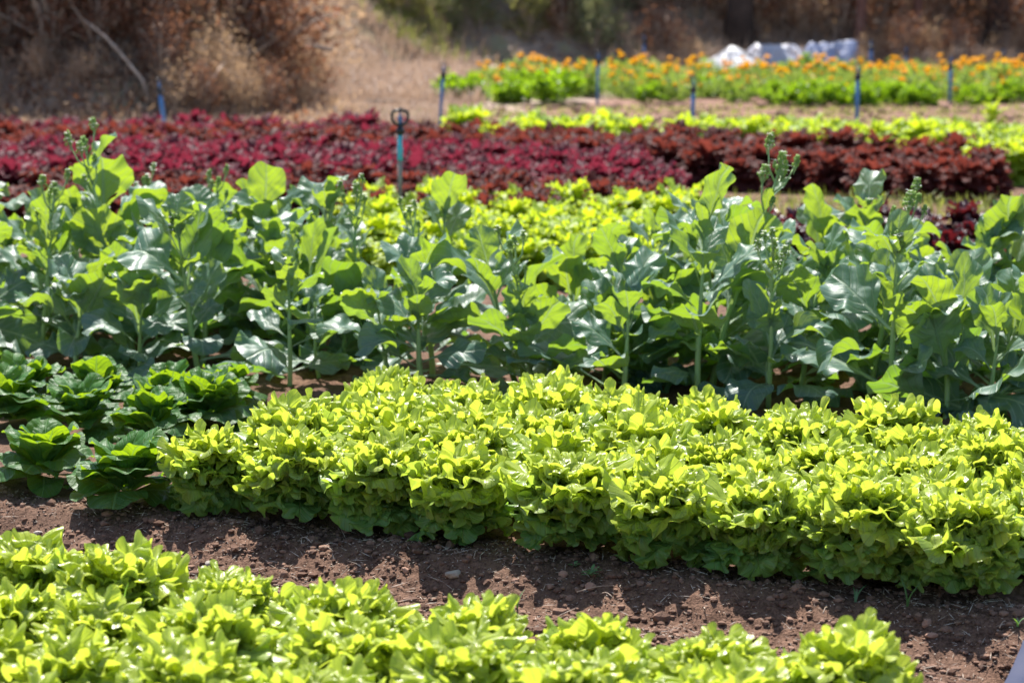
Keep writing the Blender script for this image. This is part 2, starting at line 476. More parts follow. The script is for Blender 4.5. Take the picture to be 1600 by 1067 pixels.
build_bank()

def bank_top(x, y):
    x = np.asarray(x, float); y = np.asarray(y, float)
    d = bank_dist(x, y)
    return np.where(d > 0, bank_h(x, y) + fbm(x * 1.3, y * 1.3, 4) * 0.55 * smooth01(d, 0, 1.0) + 0.03, ground_z(x, y))

# ------------------------------------------------------------------ leaves
def leaf_arrays(rg, L, W, pet=0.14, k=10, amp=0.03, lobe=0.1, bend=60.0, bpow=1.5, cup=0.2, nr=6, ns=52, belly=0.62, neck=(0.08, 0.6), fold=0.0, pucker=0.0, tipdip=0.0, scallop=0.0, curl=0.0, frill=None, frad=1.0, fpow=2.3, lump=0.0):
    tf = np.linspace(0, 2 * math.pi, 721)
    sf = 0.5 + 0.5 * np.cos(tf)
    pf = (pet + (1 - pet) * smooth01(sf, *neck)) * np.where(sf > belly, np.clip(1 - (np.clip(sf - belly, 0, 1) / (1 - belly)) ** 2.5, 0, 1) ** 0.5, 1.0)
    af, bf = sf * L, np.sign(np.sin(tf)) * W / 2 * pf
    ds = np.hypot(np.diff(af), np.diff(bf)) * (0.22 + smooth01(sf[1:], 0.25, 0.5))
    cs = np.concatenate([[0], np.cumsum(ds)]); cs *= 2 * math.pi / cs[-1]
    t = np.linspace(0, 2 * math.pi, ns, endpoint=False)          # even steps along the margin
    tr = np.interp(t, cs, tf)
    s = 0.5 + 0.5 * np.cos(tr)
    prof = pet + (1 - pet) * smooth01(s, *neck)
    prof = prof * np.where(s > belly, np.clip(1 - (np.clip(s - belly, 0, 1) / (1 - belly)) ** 2.5, 0, 1) ** 0.5, 1.0)
    a = s * L
    b = np.sign(np.sin(tr)) * W / 2 * prof
    wl = smooth01(s, 0.28, 0.5)
    ph = rg.random(6) * 6.28
    c = np.array([belly * L, 0.0])
    sc = 1 + lobe * wl * (0.65 * np.sin(k * t + ph[0]) + 0.35 * np.sin(round(k * 0.55) * t + ph[1]))
    tw = t + 0.22 * np.sin(2 * t + ph[4]) + 0.12 * np.sin(5 * t + ph[5])
    if scallop:
        lb = np.abs(np.sin(k * tw / 2 + ph[0]))
        sc = sc * (1 - scallop * wl * (1 - lb ** 0.55))
    oa = c[0] + (a - c[0]) * np.where(s > 0.3, sc, 1); ob = b * sc
    if scallop:
        g = np.cos(k * tw / 2 + ph[0] + 1.2) * (0.75 + 0.5 * np.sin(2 * t + ph[1])) + 0.5 * np.sin(round(k * 0.8) * t + ph[3])
    else: g = (np.sin(k * t + ph[2]) + 0.7 * np.sin(round(k * 0.6) * t + ph[3]) + 0.45 * np.sin(round(k * 1.7) * t + ph[4])) / 1.5
    rs = np.linspace(0, 1, nr + 1)[1:] ** 0.8
    A, B, N = [np.array([c[0]])], [np.array([0.0])], [np.array([0.0])]
    for r in rs:
        aa = c[0] + r * (oa - c[0]); bb = r * ob
        nn = amp * wl * g * r ** 2.2
        nn = nn + cup * bb ** 2 / W
        if curl:
            nn = nn - curl * wl * (0.35 + 0.65 * np.sin(3 * t + ph[2])) * r ** 5 * W
            shrink = 1 - 0.35 * abs(curl) * r ** 5
            aa = c[0] + (aa - c[0]) * shrink; bb = bb * shrink
        if fold: nn = nn + fold * np.abs(bb)
        if pucker: nn = nn + pucker * np.sin(aa / L * 34 + ph[5]) * np.sin(bb / W * 22 + ph[1]) * (1 - r * 0.4)
        # the frill also leans over sideways
        tang = np.roll(np.stack([oa, ob], 1), -1, 0) - np.roll(np.stack([oa, ob], 1), 1, 0)
        tang /= np.linalg.norm(tang, axis=1)[:, None] + 1e-9
        lean = amp * 0.55 * wl * np.cos(k * t + ph[2] + 0.6) * r ** 3
        if lump:
            nn = nn + lump * wl * (np.sin(aa / L * 9 + ph[0] * 3) * np.cos(bb / W * 8 + ph[4]) + 0.6 * np.sin(aa / L * 15 + bb / W * 11 + ph[2]))
        if frill:
            fa, fb, fk = frill
            psi = fk * tw + ph[2]
            mod = 0.75 + 0.45 * np.sin(3 * t + ph[0]) * np.sin(2 * t + ph[3])
            nn = nn + fa * mod * wl * (np.sin(psi) + 0.25 * np.sin(2.0 * round(fk * 0.37) * t + ph[1])) * r ** fpow
            lean = lean - fb * mod * wl * np.sin(2 * psi) * r ** 2.4
            rad_ = 1 + frad * wl * (0.07 * np.abs(np.sin(psi)) ** 0.8 - 0.04 + 0.03 * np.sin(2 * t + ph[5])) * r ** 3
            aa = c[0] + (aa - c[0]) * rad_; bb = bb * rad_
        A.append(aa + tang[:, 0] * lean); B.append(bb + tang[:, 1] * lean); N.append(nn)
    A, B, N = map(np.concatenate, (A, B, N))
    ss = np.linspace(0, 1.25, 60)
    al = -R(bend) * ss ** bpow - R(tipdip) * smooth01(ss, 0.7, 1.05)
    px = np.concatenate([[0], np.cumsum(np.cos(al[:-1]))]) * (ss[1] * L); pz = np.concatenate([[0], np.cumsum(np.sin(al[:-1]))]) * (ss[1] * L)
    sa = np.clip(A / L, 0, 1.25)
    ai = np.interp(sa, ss, al)
    X = np.interp(sa, ss, px) - N * np.sin(ai) + np.minimum(A, 0); Z = np.interp(sa, ss, pz) + N * np.cos(ai)
    V = np.stack([X, B, Z], 1)
    i, j = np.meshgrid(np.arange(nr - 1), np.arange(ns), indexing='ij'); kx = (j + 1) % ns
    Q = np.stack([1 + i * ns + j, 1 + (i + 1) * ns + j, 1 + (i + 1) * ns + kx, 1 + i * ns + kx], -1).reshape(-1, 4)
    jj = np.arange(ns)
    T = np.stack([np.zeros(ns, int), 1 + jj, 1 + (jj + 1) % ns], -1)
    return V, [Q, T], np.stack([A / L, B / W + 0.5], 1)

def leaf_mesh(name, mat, **kw):
    V, F, uv = leaf_arrays(rng, **kw)
    return mesh(name, V, F, mat, uv)

# ------------------------------------------------------------------ green frilly lettuces
LET = {'low': [], 'mid': [], 'top': []}
for i in range(9):
    q = dict(pet=0.22, nr=8, ns=136, lobe=0.05, amp=0.003, belly=0.62, neck=(0.08, 0.5), k=5)
    LET['low'].append(leaf_mesh('lettuce leaf', M['lettuce'], L=0.126 + 0.014 * rng.random(), W=0.110, curl=-0.10, bend=50 + 18 * (i % 3), bpow=1.5, cup=-0.1, pucker=0.0012, frill=(0.0145 + 0.003 * (i % 3), 0.0068, 4 + i % 3), fpow=2.8, lump=0.006, **q))
    LET['mid'].append(leaf_mesh('lettuce leaf', M['lettuce'], L=0.126 + 0.014 * rng.random(), W=0.106, curl=-0.10, bend=50 + 18 * (i % 3), bpow=1.7, cup=0.0, pucker=0.0012, frill=(0.0155 + 0.003 * (i % 3), 0.0062, 5 + i % 3), fpow=2.6, lump=0.007, **q))
    LET['top'].append(leaf_mesh('lettuce leaf', M['lettuce'], L=0.102 + 0.012 * rng.random(), W=0.096, curl=-0.08, bend=56 + 24 * (i % 3), bpow=1.6, cup=0.08, pucker=0.0010, frill=(0.0125 + 0.002 * (i % 3), 0.0052, 5 + i % 3), fpow=2.3, lump=0.007, **q))

def make_lettuce(x, y, label, group, s=1.0, n=92, old=0.0, big=1.0, tall=1.0):
    t0 = thing('frilly_lettuce', label, 'lettuce', (x, y, ground_base(x, y) - 0.005 + 0.0), random.random() * 6.28, group)
    az = random.random() * 6
    for i in range(n):
        t = (i + 0.5) / n
        el = math.asin(min(1, t ** 0.92)) * 0.86 + R(random.uniform(-7, 8)) + R(4)
        az += 2.39996 + random.uniform(-0.25, 0.25)
        fam = 'low' if t < 0.42 else ('mid' if t < 0.72 else 'top')
        sc = s * big * (random.uniform(0.82, 1.2) if t > 0.4 else random.uniform(0.62, 1.02)) * (1.04 if t < 0.7 else 1.0)
        z0 = s * tall * (0.050 + 0.100 * t ** 0.8)
        r0 = 0.012 * (1 - t)
        age = min(1, max(0, 1.12 - 1.35 * t + old + random.uniform(-0.16, 0.16)))
        part('leaf', random.choice(LET[fam]), t0, (r0 * math.cos(az), r0 * math.sin(az), z0),
             (random.uniform(-0.55, 0.55), -el, az), sc, (age, 0, 0, 1))
    return t0

# middle bed: five rows along U
rows = []
ROW = ['front row', 'second row', 'third row', 'fourth row', 'back row']
mid = []
for r in range(5):
    lst = []
    for i in range(0, 14):
        off = 0.5 * (r % 2)
        jx, jy = random.uniform(-0.022, 0.022), random.uniform(-0.022, 0.022)
        p = P0 + U * ((i + off) * 0.262 + jx) + Vv * (r * 0.262 + jy)
        px, py = proj(p[0], p[1], 0.1)
        if px > 1690: continue
        lst.append(p)
    mid.append(lst)
for r, lst in enumerate(mid):
    for i, p in enumerate(lst):
        n = len(lst)
        if i == n - 1 and n > 1:
            w = 'cut by the right edge of the photo'
            lab = f'bright green frilly lettuce at the right end of the {ROW[r]} in the middle bed'
        elif i == 0:
            lab = f'bright green frilly lettuce beside the dark heads, {ROW[r]} of the middle bed'
        else:
            lab = f'bright green frilly lettuce, {nth(i + 1)} from the left in the middle bed\'s {ROW[r]}'
        make_lettuce(p[0], p[1], lab, 'frilly green lettuces of the middle bed', s=random.uniform(0.93, 1.16))

# front bed: rows nearer than the path; the back row ends at the last head on the right
FB0 = at(35, 856, 0.2)
fb = []
for r in range(4):
    lst = []
    for i in range(-2, 9):
        off = 0.5 * (r % 2)
        p = FB0 + U * ((i + off) * 0.268 + random.uniform(-0.02, 0.02)) - Vv * (r * 0.285 + random.uniform(-0.02, 0.02))
        px, py = proj(p[0], p[1], 0.19)
        if px < -110 or py > 1150 or i + off > 7.2 or px > 1500: continue
        lst.append(p)
    fb.append(lst)
FROW = ['row nearest the path', 'second row from the path', 'third row from the path', 'fourth row from the path']
for r, lst in enumerate(fb):
    for i, p in enumerate(lst):
        if i == len(lst) - 1 and r == 0:
            lab = 'yellow green lettuce ending the foreground bed beside bare soil at lower right'
        else:
            lab = f'yellow green lettuce, {nth(i + 1)} from the left in the foreground bed\'s {FROW[r]}'
        make_lettuce(p[0], p[1], lab, 'frilly lettuces of the foreground bed', s=random.uniform(0.84, 1.0), n=70, old=-0.12, big=1.06, tall=1.0)

# ------------------------------------------------------------------ dark green broad-leaved lettuces, left end of the middle bed
ROM = [leaf_mesh('dark leaf', M['romaine'], L=0.185, W=0.135 + 0.016 * (i % 3), pet=0.22, k=3 + i % 2, amp=0.0095, lobe=0.0, bend=[42, 66, 88, 55][i % 4], bpow=1.8, cup=[0.45, 0.1, -0.2][i % 3], nr=8, ns=64, pucker=0.0020, lump=0.004, belly=0.58, neck=(0.06, 0.5)) for i in range(9)]
dark_rows = [[(198, 790), (68, 762)], [(238, 700), (128, 684), (8, 672)], [(330, 672), (268, 662), (150, 650), (40, 640)], [(352, 648)]]
dlabels = [['dark green lettuce touching the left end of the frilly front row', 'dark green lettuce at left in front, above a bare soil edge'],
           ['dark green lettuce behind the front pair, nearest the frilly heads', 'dark green lettuce behind the front pair, in the middle', 'dark green lettuce cut by left photo edge behind front pair'],
           ['pointed dark green lettuce in third dark row beside frilly heads', 'dark green lettuce, third dark row, second from the frilly heads', 'dark green lettuce, third dark row, third from the frilly heads', 'dark green lettuce at far left of the third dark row'],
           ['low dark green lettuce behind the left end of the frilly rows']]
for rr, (pts, labs) in enumerate(zip(dark_rows, dlabels)):
    for (px, py), lab in zip(pts, labs):
        p = at(px, py)
        t0 = thing('dark_lettuce', lab, 'lettuce', (p[0], p[1], ground_base(*p)), random.random() * 6, 'dark green lettuces at the left')
        n = 27; az = random.random() * 6; s = random.uniform(0.86, 1.0)
        for i in range(n):
            t = (i + 0.5) / n
            el = R(6 + 76 * t ** 0.8 + random.uniform(-8, 8)); az += 2.4 + random.uniform(-0.2, 0.2)
            part('leaf', random.choice(ROM), t0, (0.01 * math.cos(az), 0.01 * math.sin(az), 0.03 + 0.05 * t), (random.uniform(-0.35, 0.35), -el, az), s * (0.85 if rr == 3 else 1.0) * random.uniform(0.8, 1.1) * (1 - 0.2 * t), (0.8 - 0.55 * t, 0, 0, 1))

# ------------------------------------------------------------------ flowering kale
KAL = []
for i in range(9):
    KAL.append(leaf_mesh('kale leaf', M['kale'], L=0.28, W=0.125 + 0.042 * (i % 3), pet=0.085, k=4 + i % 3, amp=0.007 + 0.006 * (i % 2), lobe=0.012, frill=(0.006 + 0.003 * (i % 3), 0.001, 4 + i % 3), frad=0.25, fpow=2.6, lump=0.005, bend=[14, 40, 66, 105, 26][i % 5], bpow=[2.2, 1.9, 2.4][i % 3], cup=[0.5, 0.15, -0.25, 0.9][i % 4], nr=8, ns=80, belly=0.66, neck=(0.27, 0.56), pucker=0.0016))
KAS = [leaf_mesh('small kale leaf', M['kale'], L=0.13, W=0.036 + 0.012 * (i % 2), pet=0.16, k=4, amp=0.005, lobe=0.02, bend=[10, 35, 60][i % 3], bpow=1.6, cup=0.6, nr=5, ns=32, belly=0.55, neck=(0.1, 0.45)) for i in range(4)]

def stem_mesh(h, r, lean, wob):
    t = np.linspace(0, 1, 9)
    path = np.stack([lean[0] * t ** 1.5 + wob * np.sin(t * 5), lean[1] * t ** 1.5, -0.03 + t * (h + 0.03)], 1)
    rad = r * (1 - 0.74 * t) * (1 + 0.08 * np.sin(t * 40))
    V, F = tube_arrays(path, rad, 9)
    return mesh('kale stem', V, F, M['kale_stem']), lambda q: (lean[0] * q ** 1.5 + wob * math.sin(q * 5), lean[1] * q ** 1.5, q * h)

STEMS = [stem_mesh(0.29 + 0.03 * i, 0.0115, (0.03 * math.cos(i * 2), 0.03 * math.sin(i * 2)), 0.008) for i in range(4)]
TALL = [stem_mesh(0.62 + 0.06 * i, 0.012, (0.06 * math.cos(i * 2.3), 0.05 * math.sin(i * 2.3)), 0.010) for i in range(3)]

def bud_cluster(n, rad, hgt, flowers):
    jb, jp, js = Join(), Join(), Join()
    for i in range(n):
        t = i / n
        a = i * 2.4
        rr = rad * (1 - 0.75 * t) * random.uniform(0.5, 1.0)
        p = np.array([rr * math.cos(a), rr * math.sin(a), hgt * t + random.uniform(-0.006, 0.006)])
        q = np.array([0, 0, p[2] - 0.035])
        V, F = tube_arrays(np.array([q, p]), 0.0012, 4, False); js.add(V, F)
        d = p - q; d = d / np.linalg.norm(d)
        e = 0.0048 * random.uniform(0.8, 1.3)
        jb.add(ICO0[0] * np.array([e, e, e * 1.6]) + p, ICO0[1])
        if random.random() < flowers:
            for kk in range(4):
                am = kk * math.pi / 2 + a
                dx = np.array([math.cos(am), math.sin(am), 0.25]); sx_ = np.array([-math.sin(am), math.cos(am), 0.0])
                pw = 0.0085
                P = np.array([p + (0, 0, .004), p + dx * pw + sx_ * pw * 0.7 + (0, 0, .004), p + dx * pw * 2.1 + (0, 0, .003), p + dx * pw - sx_ * pw * 0.7 + (0, 0, .004)])
                jp.add(P, np.array([[0, 1, 2, 3]]))
    return jb.build('buds', M['bud']), (jp.build('petals', M['petal'], False) if jp.n else None), js.build('bud stalks', M['kale_stem'])
BUDS = [bud_cluster(20, 0.024, 0.045, 0.08), bud_cluster(24, 0.028, 0.065, 0.2), bud_cluster(18, 0.020, 0.04, 0.0), bud_cluster(24, 0.032, 0.055, 0.45)]

def make_kale(x, y, label, size=1.0, flower=0, nl=13, group='flowering kale plants'):
    """flower: 0 none, 1 short stalk, 2 tall branching stalk"""
    t0 = thing('kale_plant', label, 'kale plant', (x, y, gz(x, y) - 0.01), random.random() * 6.28, group)
    t0.rotation_euler[0] = random.gauss(0, 0.12); t0.rotation_euler[1] = random.gauss(0, 0.12)
    nl += 2
    me, fn = random.choice(TALL if flower == 2 else STEMS)
    zs = size * (1.0 if flower != 1 else 1.35)
    part('stem', me, t0, (0, 0, 0), (0, 0, 0), (size, size, zs))
    az = random.random() * 6
    qmax = 0.50 if flower == 2 else 0.97
    for i in range(nl):
        t = (i + 0.3) / nl
        q = 0.07 + (qmax - 0.07) * t
        az += 2.4 + random.uniform(-0.45, 0.45)
        c = fn(q)
        el = R(4 + 76 * t ** 0.8 + random.uniform(-18, 18))
        sc = size * (1.12 - 0.42 * t) * random.uniform(0.55, 1.22)
        part('leaf', random.choice(KAL), t0, (c[0] * size, c[1] * size, c[2] * zs), (random.uniform(-0.7, 0.7), -el, az), sc, (0.85 - 0.6 * t + random.uniform(-.15, .15), 0, 0, 1))
    if flower:
        if flower == 2:
            for i in range(6):
                q = 0.52 + 0.07 * i; c = fn(q); az += 2.4
                part('leaf', random.choice(KAS), t0, (c[0] * size, c[1] * size, c[2] * zs), (0, -R(random.uniform(45, 70)), az), size * random.uniform(0.8, 1.1) * (1.1 - 0.08 * i), (0.3, 0, 0, 1))
        else:
            for i in range(3):
                az += 2.2; c = fn(0.98)
                part('leaf', random.choice(KAS), t0, (c[0] * size, c[1] * size, c[2] * zs), (0, -R(random.uniform(55, 78)), az), size * 0.8, (0.3, 0, 0, 1))
        tops = [(1.0, 0.0, 1.0)] + ([(0.70, 2.0, 0.6), (0.80, 0.9, 0.75), (0.84, 4.2, 0.7), (0.89, 3.1, 0.75), (0.94, 5.6, 0.7)] if flower == 2 else [])
        for (q, aa, fs) in tops:
            c = np.array(fn(q)) * (size, size, zs)
            e = c.copy()
            if q < 1:
                e = c + np.array([0.05 * math.cos(aa), 0.05 * math.sin(aa), 0.10]) * size
                V, F = tube_arrays(np.array([c, (c + e) / 2 + (0.01 * math.cos(aa), 0.01 * math.sin(aa), -0.01), e]), [0.004, 0.003, 0.0025], 6)
                part('flower_stalk', mesh('stalk', V, F, M['kale_stem']), t0)
            bu = random.choice(BUDS)
            fl = part('bud_cluster', bu[0], t0, e, (0, 0, random.random() * 6), fs * size)
            part('bud_stalks', bu[2], fl)
            if bu[1]: part('petals', bu[1], fl)
    return t0

# rows of kale; the line is a little flatter than that of the lettuce beds
KA, KB = at(440, 600), at(1475, 652)
kd = (KB - KA) / np.linalg.norm(KB - KA); kn = np.array([-kd[1], kd[0]])
special = {}
KROW = ['front row', 'second row', 'third row', 'fourth row', 'fifth row', 'back row']
named = [  # the plants one can point at: base pixel, size, flower, leaves, label
    (1112, 606, 1.18, 2, 10, 'tall kale gone to flower, thick pale stem bare at the bottom, right of centre'),
    (985, 590, 1.00, 1, 12, 'kale topped with small white flowers between two big leaves, centre right'),
    (1005, 545, 1.08, 1, 9, 'kale with upright leaves and a green bud against the red bed'),
    (200, 545, 1.10, 2, 10, 'tall kale with a pale bud head before the crimson bed, left'),
    (62, 560, 1.0, 2, 10, 'budding kale standing tall near the left photo edge'),
    (1357, 620, 1.02, 2, 11, 'kale with a tall thin yellow green flower stalk, right side'),
    (1475, 652, 1.08, 0, 12, 'large kale with broad backlit leaves low at right'),
    (700, 520, 1.05, 1, 8, 'kale with two broad raised leaves either side of a bud, middle'),
    (452, 600, 0.95, 1, 11, 'kale with white buds on a straight stem, front left'),
    (500, 592, 0.8, 0, 5, 'thin young kale leaning with few leaves, left of the frilly bed'),
    (1250, 610, 1.05, 0, 11, 'kale with one huge round upright leaf, right of the tall flower'),
    (1545, 655, 1.0, 0, 9, 'dark kale with hanging leaves near the right photo edge'),
]
npos = [at(a, b) for a, b, *_ in named]
for p, (a, b, sz, fl, nl, lab) in zip(npos, named):
    make_kale(p[0], p[1], lab, sz, fl, nl)
krow = [[] for _ in range(6)]
for p in npos:                                  # the plants above count in their row too
    krow[int(np.clip(round(((p - KA) @ kn - 0.05) / 0.30), 0, 5))].append((proj(p[0], p[1], 0.3)[0], None, 1.0))
for r in range(6):
    for i in range(-8, 16):
        p = KA + kd * ((i + 0.5 * (r % 2)) * 0.295 + random.uniform(-0.08, 0.08)) + kn * (r * 0.30 + random.uniform(-0.05, 0.05) + 0.05)
        px, py = proj(p[0], p[1], 0.3)
        if not -90 < px < 1690: continue
        if min(np.hypot(*(p - w)) for w in npos) < 0.16: continue
        # a thin patch in the middle lets the beds behind show
        if 600 < px < 1100 and r >= 2 and random.random() < (0.25 if r < 3 else 0.7): continue
        krow[r].append((px, p, 0.8 if 590 < px < 1100 and r >= 2 else 1.0))
for r in range(6):
    for n_, (px, p, sh) in enumerate(sorted(krow[r], key=lambda q: q[0])):
        if p is None: continue
        fl = random.choices([0, 1, 2], [0.56, 0.31, 0.13])[0]
        look = ['leafy blue green kale', 'budding blue green kale', 'tall flowering kale'][fl]
        make_kale(p[0], p[1], f'{look}, {nth(n_ + 1)} plant from the left in the kale bed\'s {KROW[r]}', sh * random.uniform(0.88, 1.2) * (0.9 if fl == 2 else 1), fl, random.randint(11, 17))

# ------------------------------------------------------------------ heads of the beds farther back (one mesh each: their leaves run together)
def head_mesh(name, mat, n, rad, hgt, k, amp, lobe, W, bend, seed, pointed=0.0):
    rg = np.random.default_rng(seed); J = Join(); az = 0
    for i in range(n):
        t = (i + 0.5) / n
        el = math.asin(t ** 0.9) * 0.98 + rg.normal() * 0.1
        az += 2.4 + rg.normal() * 0.15
        L = rad * rg.uniform(0.9, 1.15)
        V, F, uv = leaf_arrays(rg, L, W * rg.uniform(0.85, 1.15), 0.2, k + int(rg.integers(0, 3)), 0.004, lobe * 0.4, bend * rg.uniform(0.8, 1.25), 1.7, 0.1, 4, 44, 0.62, (0.08, 0.5), frill=(amp * 0.75, 0.006, k - 2 + int(rg.integers(0, 3))))
        Rm = rot_m(rg.normal() * 0.25, -el, az)
        J.add(V @ Rm.T + np.array([0, 0, hgt * (0.12 + 0.42 * t + pointed * max(0, t - 0.6))]), F, uv)
    return J.build(name, mat)
HEAD = {
    'crimson': [head_mesh('crimson head', M['crimson'], 72, 0.165, 0.20, 10, 0.017, 0.12, 0.070, 70, 20 + i) for i in range(5)],
    'brown': [head_mesh('brown head', M['brownred'], 72, 0.165, 0.21, 10, 0.017, 0.12, 0.068, 70, 40 + i) for i in range(5)],
    'purple': [head_mesh('purple head', M['purple'], 44, 0.16, 0.16, 10, 0.02, 0.12, 0.09, 70, 60 + i) for i in range(4)],
    'green': [head_mesh('green head', M['far_green'], 64, 0.16, 0.21, 10, 0.018, 0.12, 0.078, 70, 80 + i) for i in range(5)],
    'bolt': [head_mesh('bolting head', M['far_green'], 64, 0.13, 0.24, 9, 0.014, 0.12, 0.06, 70, 90 + i, 1.6) for i in range(3)],
}

def far_rows(rows, spacing, kindname, name, lab_fn, group, smin=0.9, smax=1.12, zt=0.18, skip=None, jit=0.05):
    """rows: list of polylines of photo pixels through the tops of the heads"""
    for r, pl in enumerate(rows):
        W_ = [at(a, b, zt) for a, b in pl]
        seg = [np.linalg.norm(b - a) for a, b in zip(W_[:-1], W_[1:])]
        tot = sum(seg); n = int(tot / spacing); c = 0
        for i in range(n + 1):
            d = min(tot - 1e-6, max(0, (i + 0.5 * (r % 2)) * spacing + random.uniform(-jit, jit)))
            k = 0
            while k < len(seg) - 1 and d > seg[k]: d -= seg[k]; k += 1
            p = W_[k] + (W_[k + 1] - W_[k]) * d / seg[k] + np.array([0, random.uniform(-jit, jit)])
            px, py = proj(p[0], p[1], 0.15)
            if not -45 < px < 1645: continue
            if skip and skip(px, py): continue
            c += 1
            s = random.uniform(smin, smax)
            o = part(name, random.choice(HEAD[kindname]), None, (p[0], p[1], float(ground_z(p[0], p[1]))), (random.uniform(-.08, .08), random.uniform(-.08, .08), random.random() * 6.28), (s, s, s * random.uniform(0.9, 1.15)))
            tag(o, lab_fn(r, c), 'lettuce', group)

def lerp_rows(a, b, n):
    """n polylines from a (front) to b (back)"""
    return [[(x0 + (x1 - x0) * t, y0 + (y1 - y0) * t) for (x0, y0), (x1, y1) in zip(a, b)] for t in [i / (n - 1) for i in range(n)]]
def rowname(r, n): return 'front row' if r == 0 else ('back row' if r == n - 1 else nth(r + 1) + ' row')

# yellow green bed just behind the kale, its right half planted with purple heads
far_rows(lerp_rows([(540, 372), (1120, 392)], [(560, 302), (1075, 318)], 6), 0.29, 'green', 'pale_lettuce',
         lambda r, c: f'yellow green lettuce, {nth(c)} from left, {rowname(r, 6)} of the bed behind the kale', 'yellow green lettuces behind the kale', 0.95, 1.15)
far_rows(lerp_rows([(1140, 352), (1640, 372)], [(1100, 322), (1640, 335)], 3), 0.29, 'purple', 'purple_lettuce',
         lambda r, c: f'dark purple lettuce, {nth(c)} from left, {rowname(r, 3)} behind the right kale', 'dark purple lettuces behind the kale', 0.8, 1.0)
far_rows(lerp_rows([(-60, 318), (600, 312), (1010, 318)], [(-60, 288), (600, 280), (1000, 290)], 4), 0.32, 'brown', 'red_brown_lettuce',
         lambda r, c: f'red brown lettuce, {nth(c)} from left, {rowname(r, 4)} of the strip before the crimson bed', 'red brown lettuces before the crimson bed')
far_rows(lerp_rows([(-60, 276), (600, 268), (1080, 284)], [(-60, 232), (500, 232), (1000, 238)], 7), 0.32, 'crimson', 'crimson_lettuce',
         lambda r, c: f'crimson frilly lettuce, {nth(c)} from left, {rowname(r, 7)} of the wide crimson bed', 'crimson lettuces of the wide bed', 0.95, 1.2)
far_rows(lerp_rows([(-60, 227), (400, 228), (820, 232), (1130, 252), (1640, 278)], [(-60, 215), (400, 216), (820, 214), (1130, 222), (1640, 248)], 4), 0.32, 'brown', 'dark_red_lettuce',
         lambda r, c: f'brownish red lettuce, {nth(c)} from left, {rowname(r, 4)} of the long far strip', 'brownish red lettuces of the long far strip', 1.0, 1.25, skip=lambda px, py: px > 1560)
far_rows(lerp_rows([(-60, 209), (350, 210), (690, 212)], [(-60, 198), (350, 200), (670, 203)], 3), 0.32, 'crimson', 'far_crimson_lettuce',
         lambda r, c: f'crimson lettuce, {nth(c)} from left, {rowname(r, 3)} of the far strip below the bank', 'crimson lettuces below the bank', 0.95, 1.2)
# pale green row beyond the red beds
gl0 = [(728, 196), (776, 206), (832, 196), (866, 200), (918, 198), (948, 192), (992, 203), (1068, 203), (1102, 194), (1142, 203), (1178, 197), (1238, 200), (1266, 199), (1318, 206), (1362, 208),
      (1408, 210), (1452, 206), (1500, 206), (1552, 188), (1590, 206), (1236, 214), (1300, 217), (1380, 219), (1430, 221), (1480, 222), (1530, 222), (1575, 226), (1610, 222), (1590, 240), (1545, 235)]
gl = [p for p in gl0[:20]]
_ex = [(845, 203), (885, 204), (905, 203), (965, 199), (1120, 204), (1160, 203), (1215, 204), (1255, 205), (1290, 204), (1340, 208), (1388, 209), (1432, 209), (1476, 209), (1525, 209), (1572, 209)]
gl = sorted(gl + _ex) + gl0[20:]
NF = 20 + len(_ex)
for i, (px, py) in enumerate(gl):
    p = at(px, py, 0.22)
    tall = (px, py) == (1552, 188)
    kn_ = 'bolt' if tall else 'green'
    s = random.uniform(1.12, 1.42) * (1.3 if px == 728 else 1) * (0.85 if tall else 1)
    o = part('pale_lettuce', random.choice(HEAD[kn_]), None, (p[0], p[1], gz(*p)), (0, 0, random.random() * 6), s)
    if tall: lab = 'tall pointed pale green lettuce bolting above its row at right'
    elif px == 728: lab = 'wide pale green lettuce at the left end of the far green row'
    elif i < NF: lab = f'pale green lettuce, {nth(i + 1)} from left in the row beyond the red beds'
    else: lab = f'pale green lettuce, {nth(i - NF + 1)} placed in the nearer short row at far right'
    tag(o, lab, 'lettuce', 'pale green lettuces beyond the red beds')
for (px, py, lab) in [(567, 188, 'large dark crimson lettuce standing high at the back of the red bed'), (508, 192, 'small dark crimson lettuce standing high left of the large one')]:
    p = at(px, py, 0.28)
    o = part('crimson_lettuce', HEAD['crimson'][1], None, (p[0], p[1], gz(*p)), (0, 0, 1), 1.35 if px == 567 else 0.9)
    o.location.z += 0.02
    tag(o, lab, 'lettuce')
for (px, py, lab) in [(285, 208, 'small yellow lettuce by the leaning blue pipe'), (306, 209, 'small yellow lettuce right of the one by the leaning pipe')]:
    p = at(px, py, 0.12)
    tag(part('pale_lettuce', HEAD['green'][2], None, (p[0], p[1], gz(*p)), (0, 0, 1), 0.75), lab, 'lettuce')

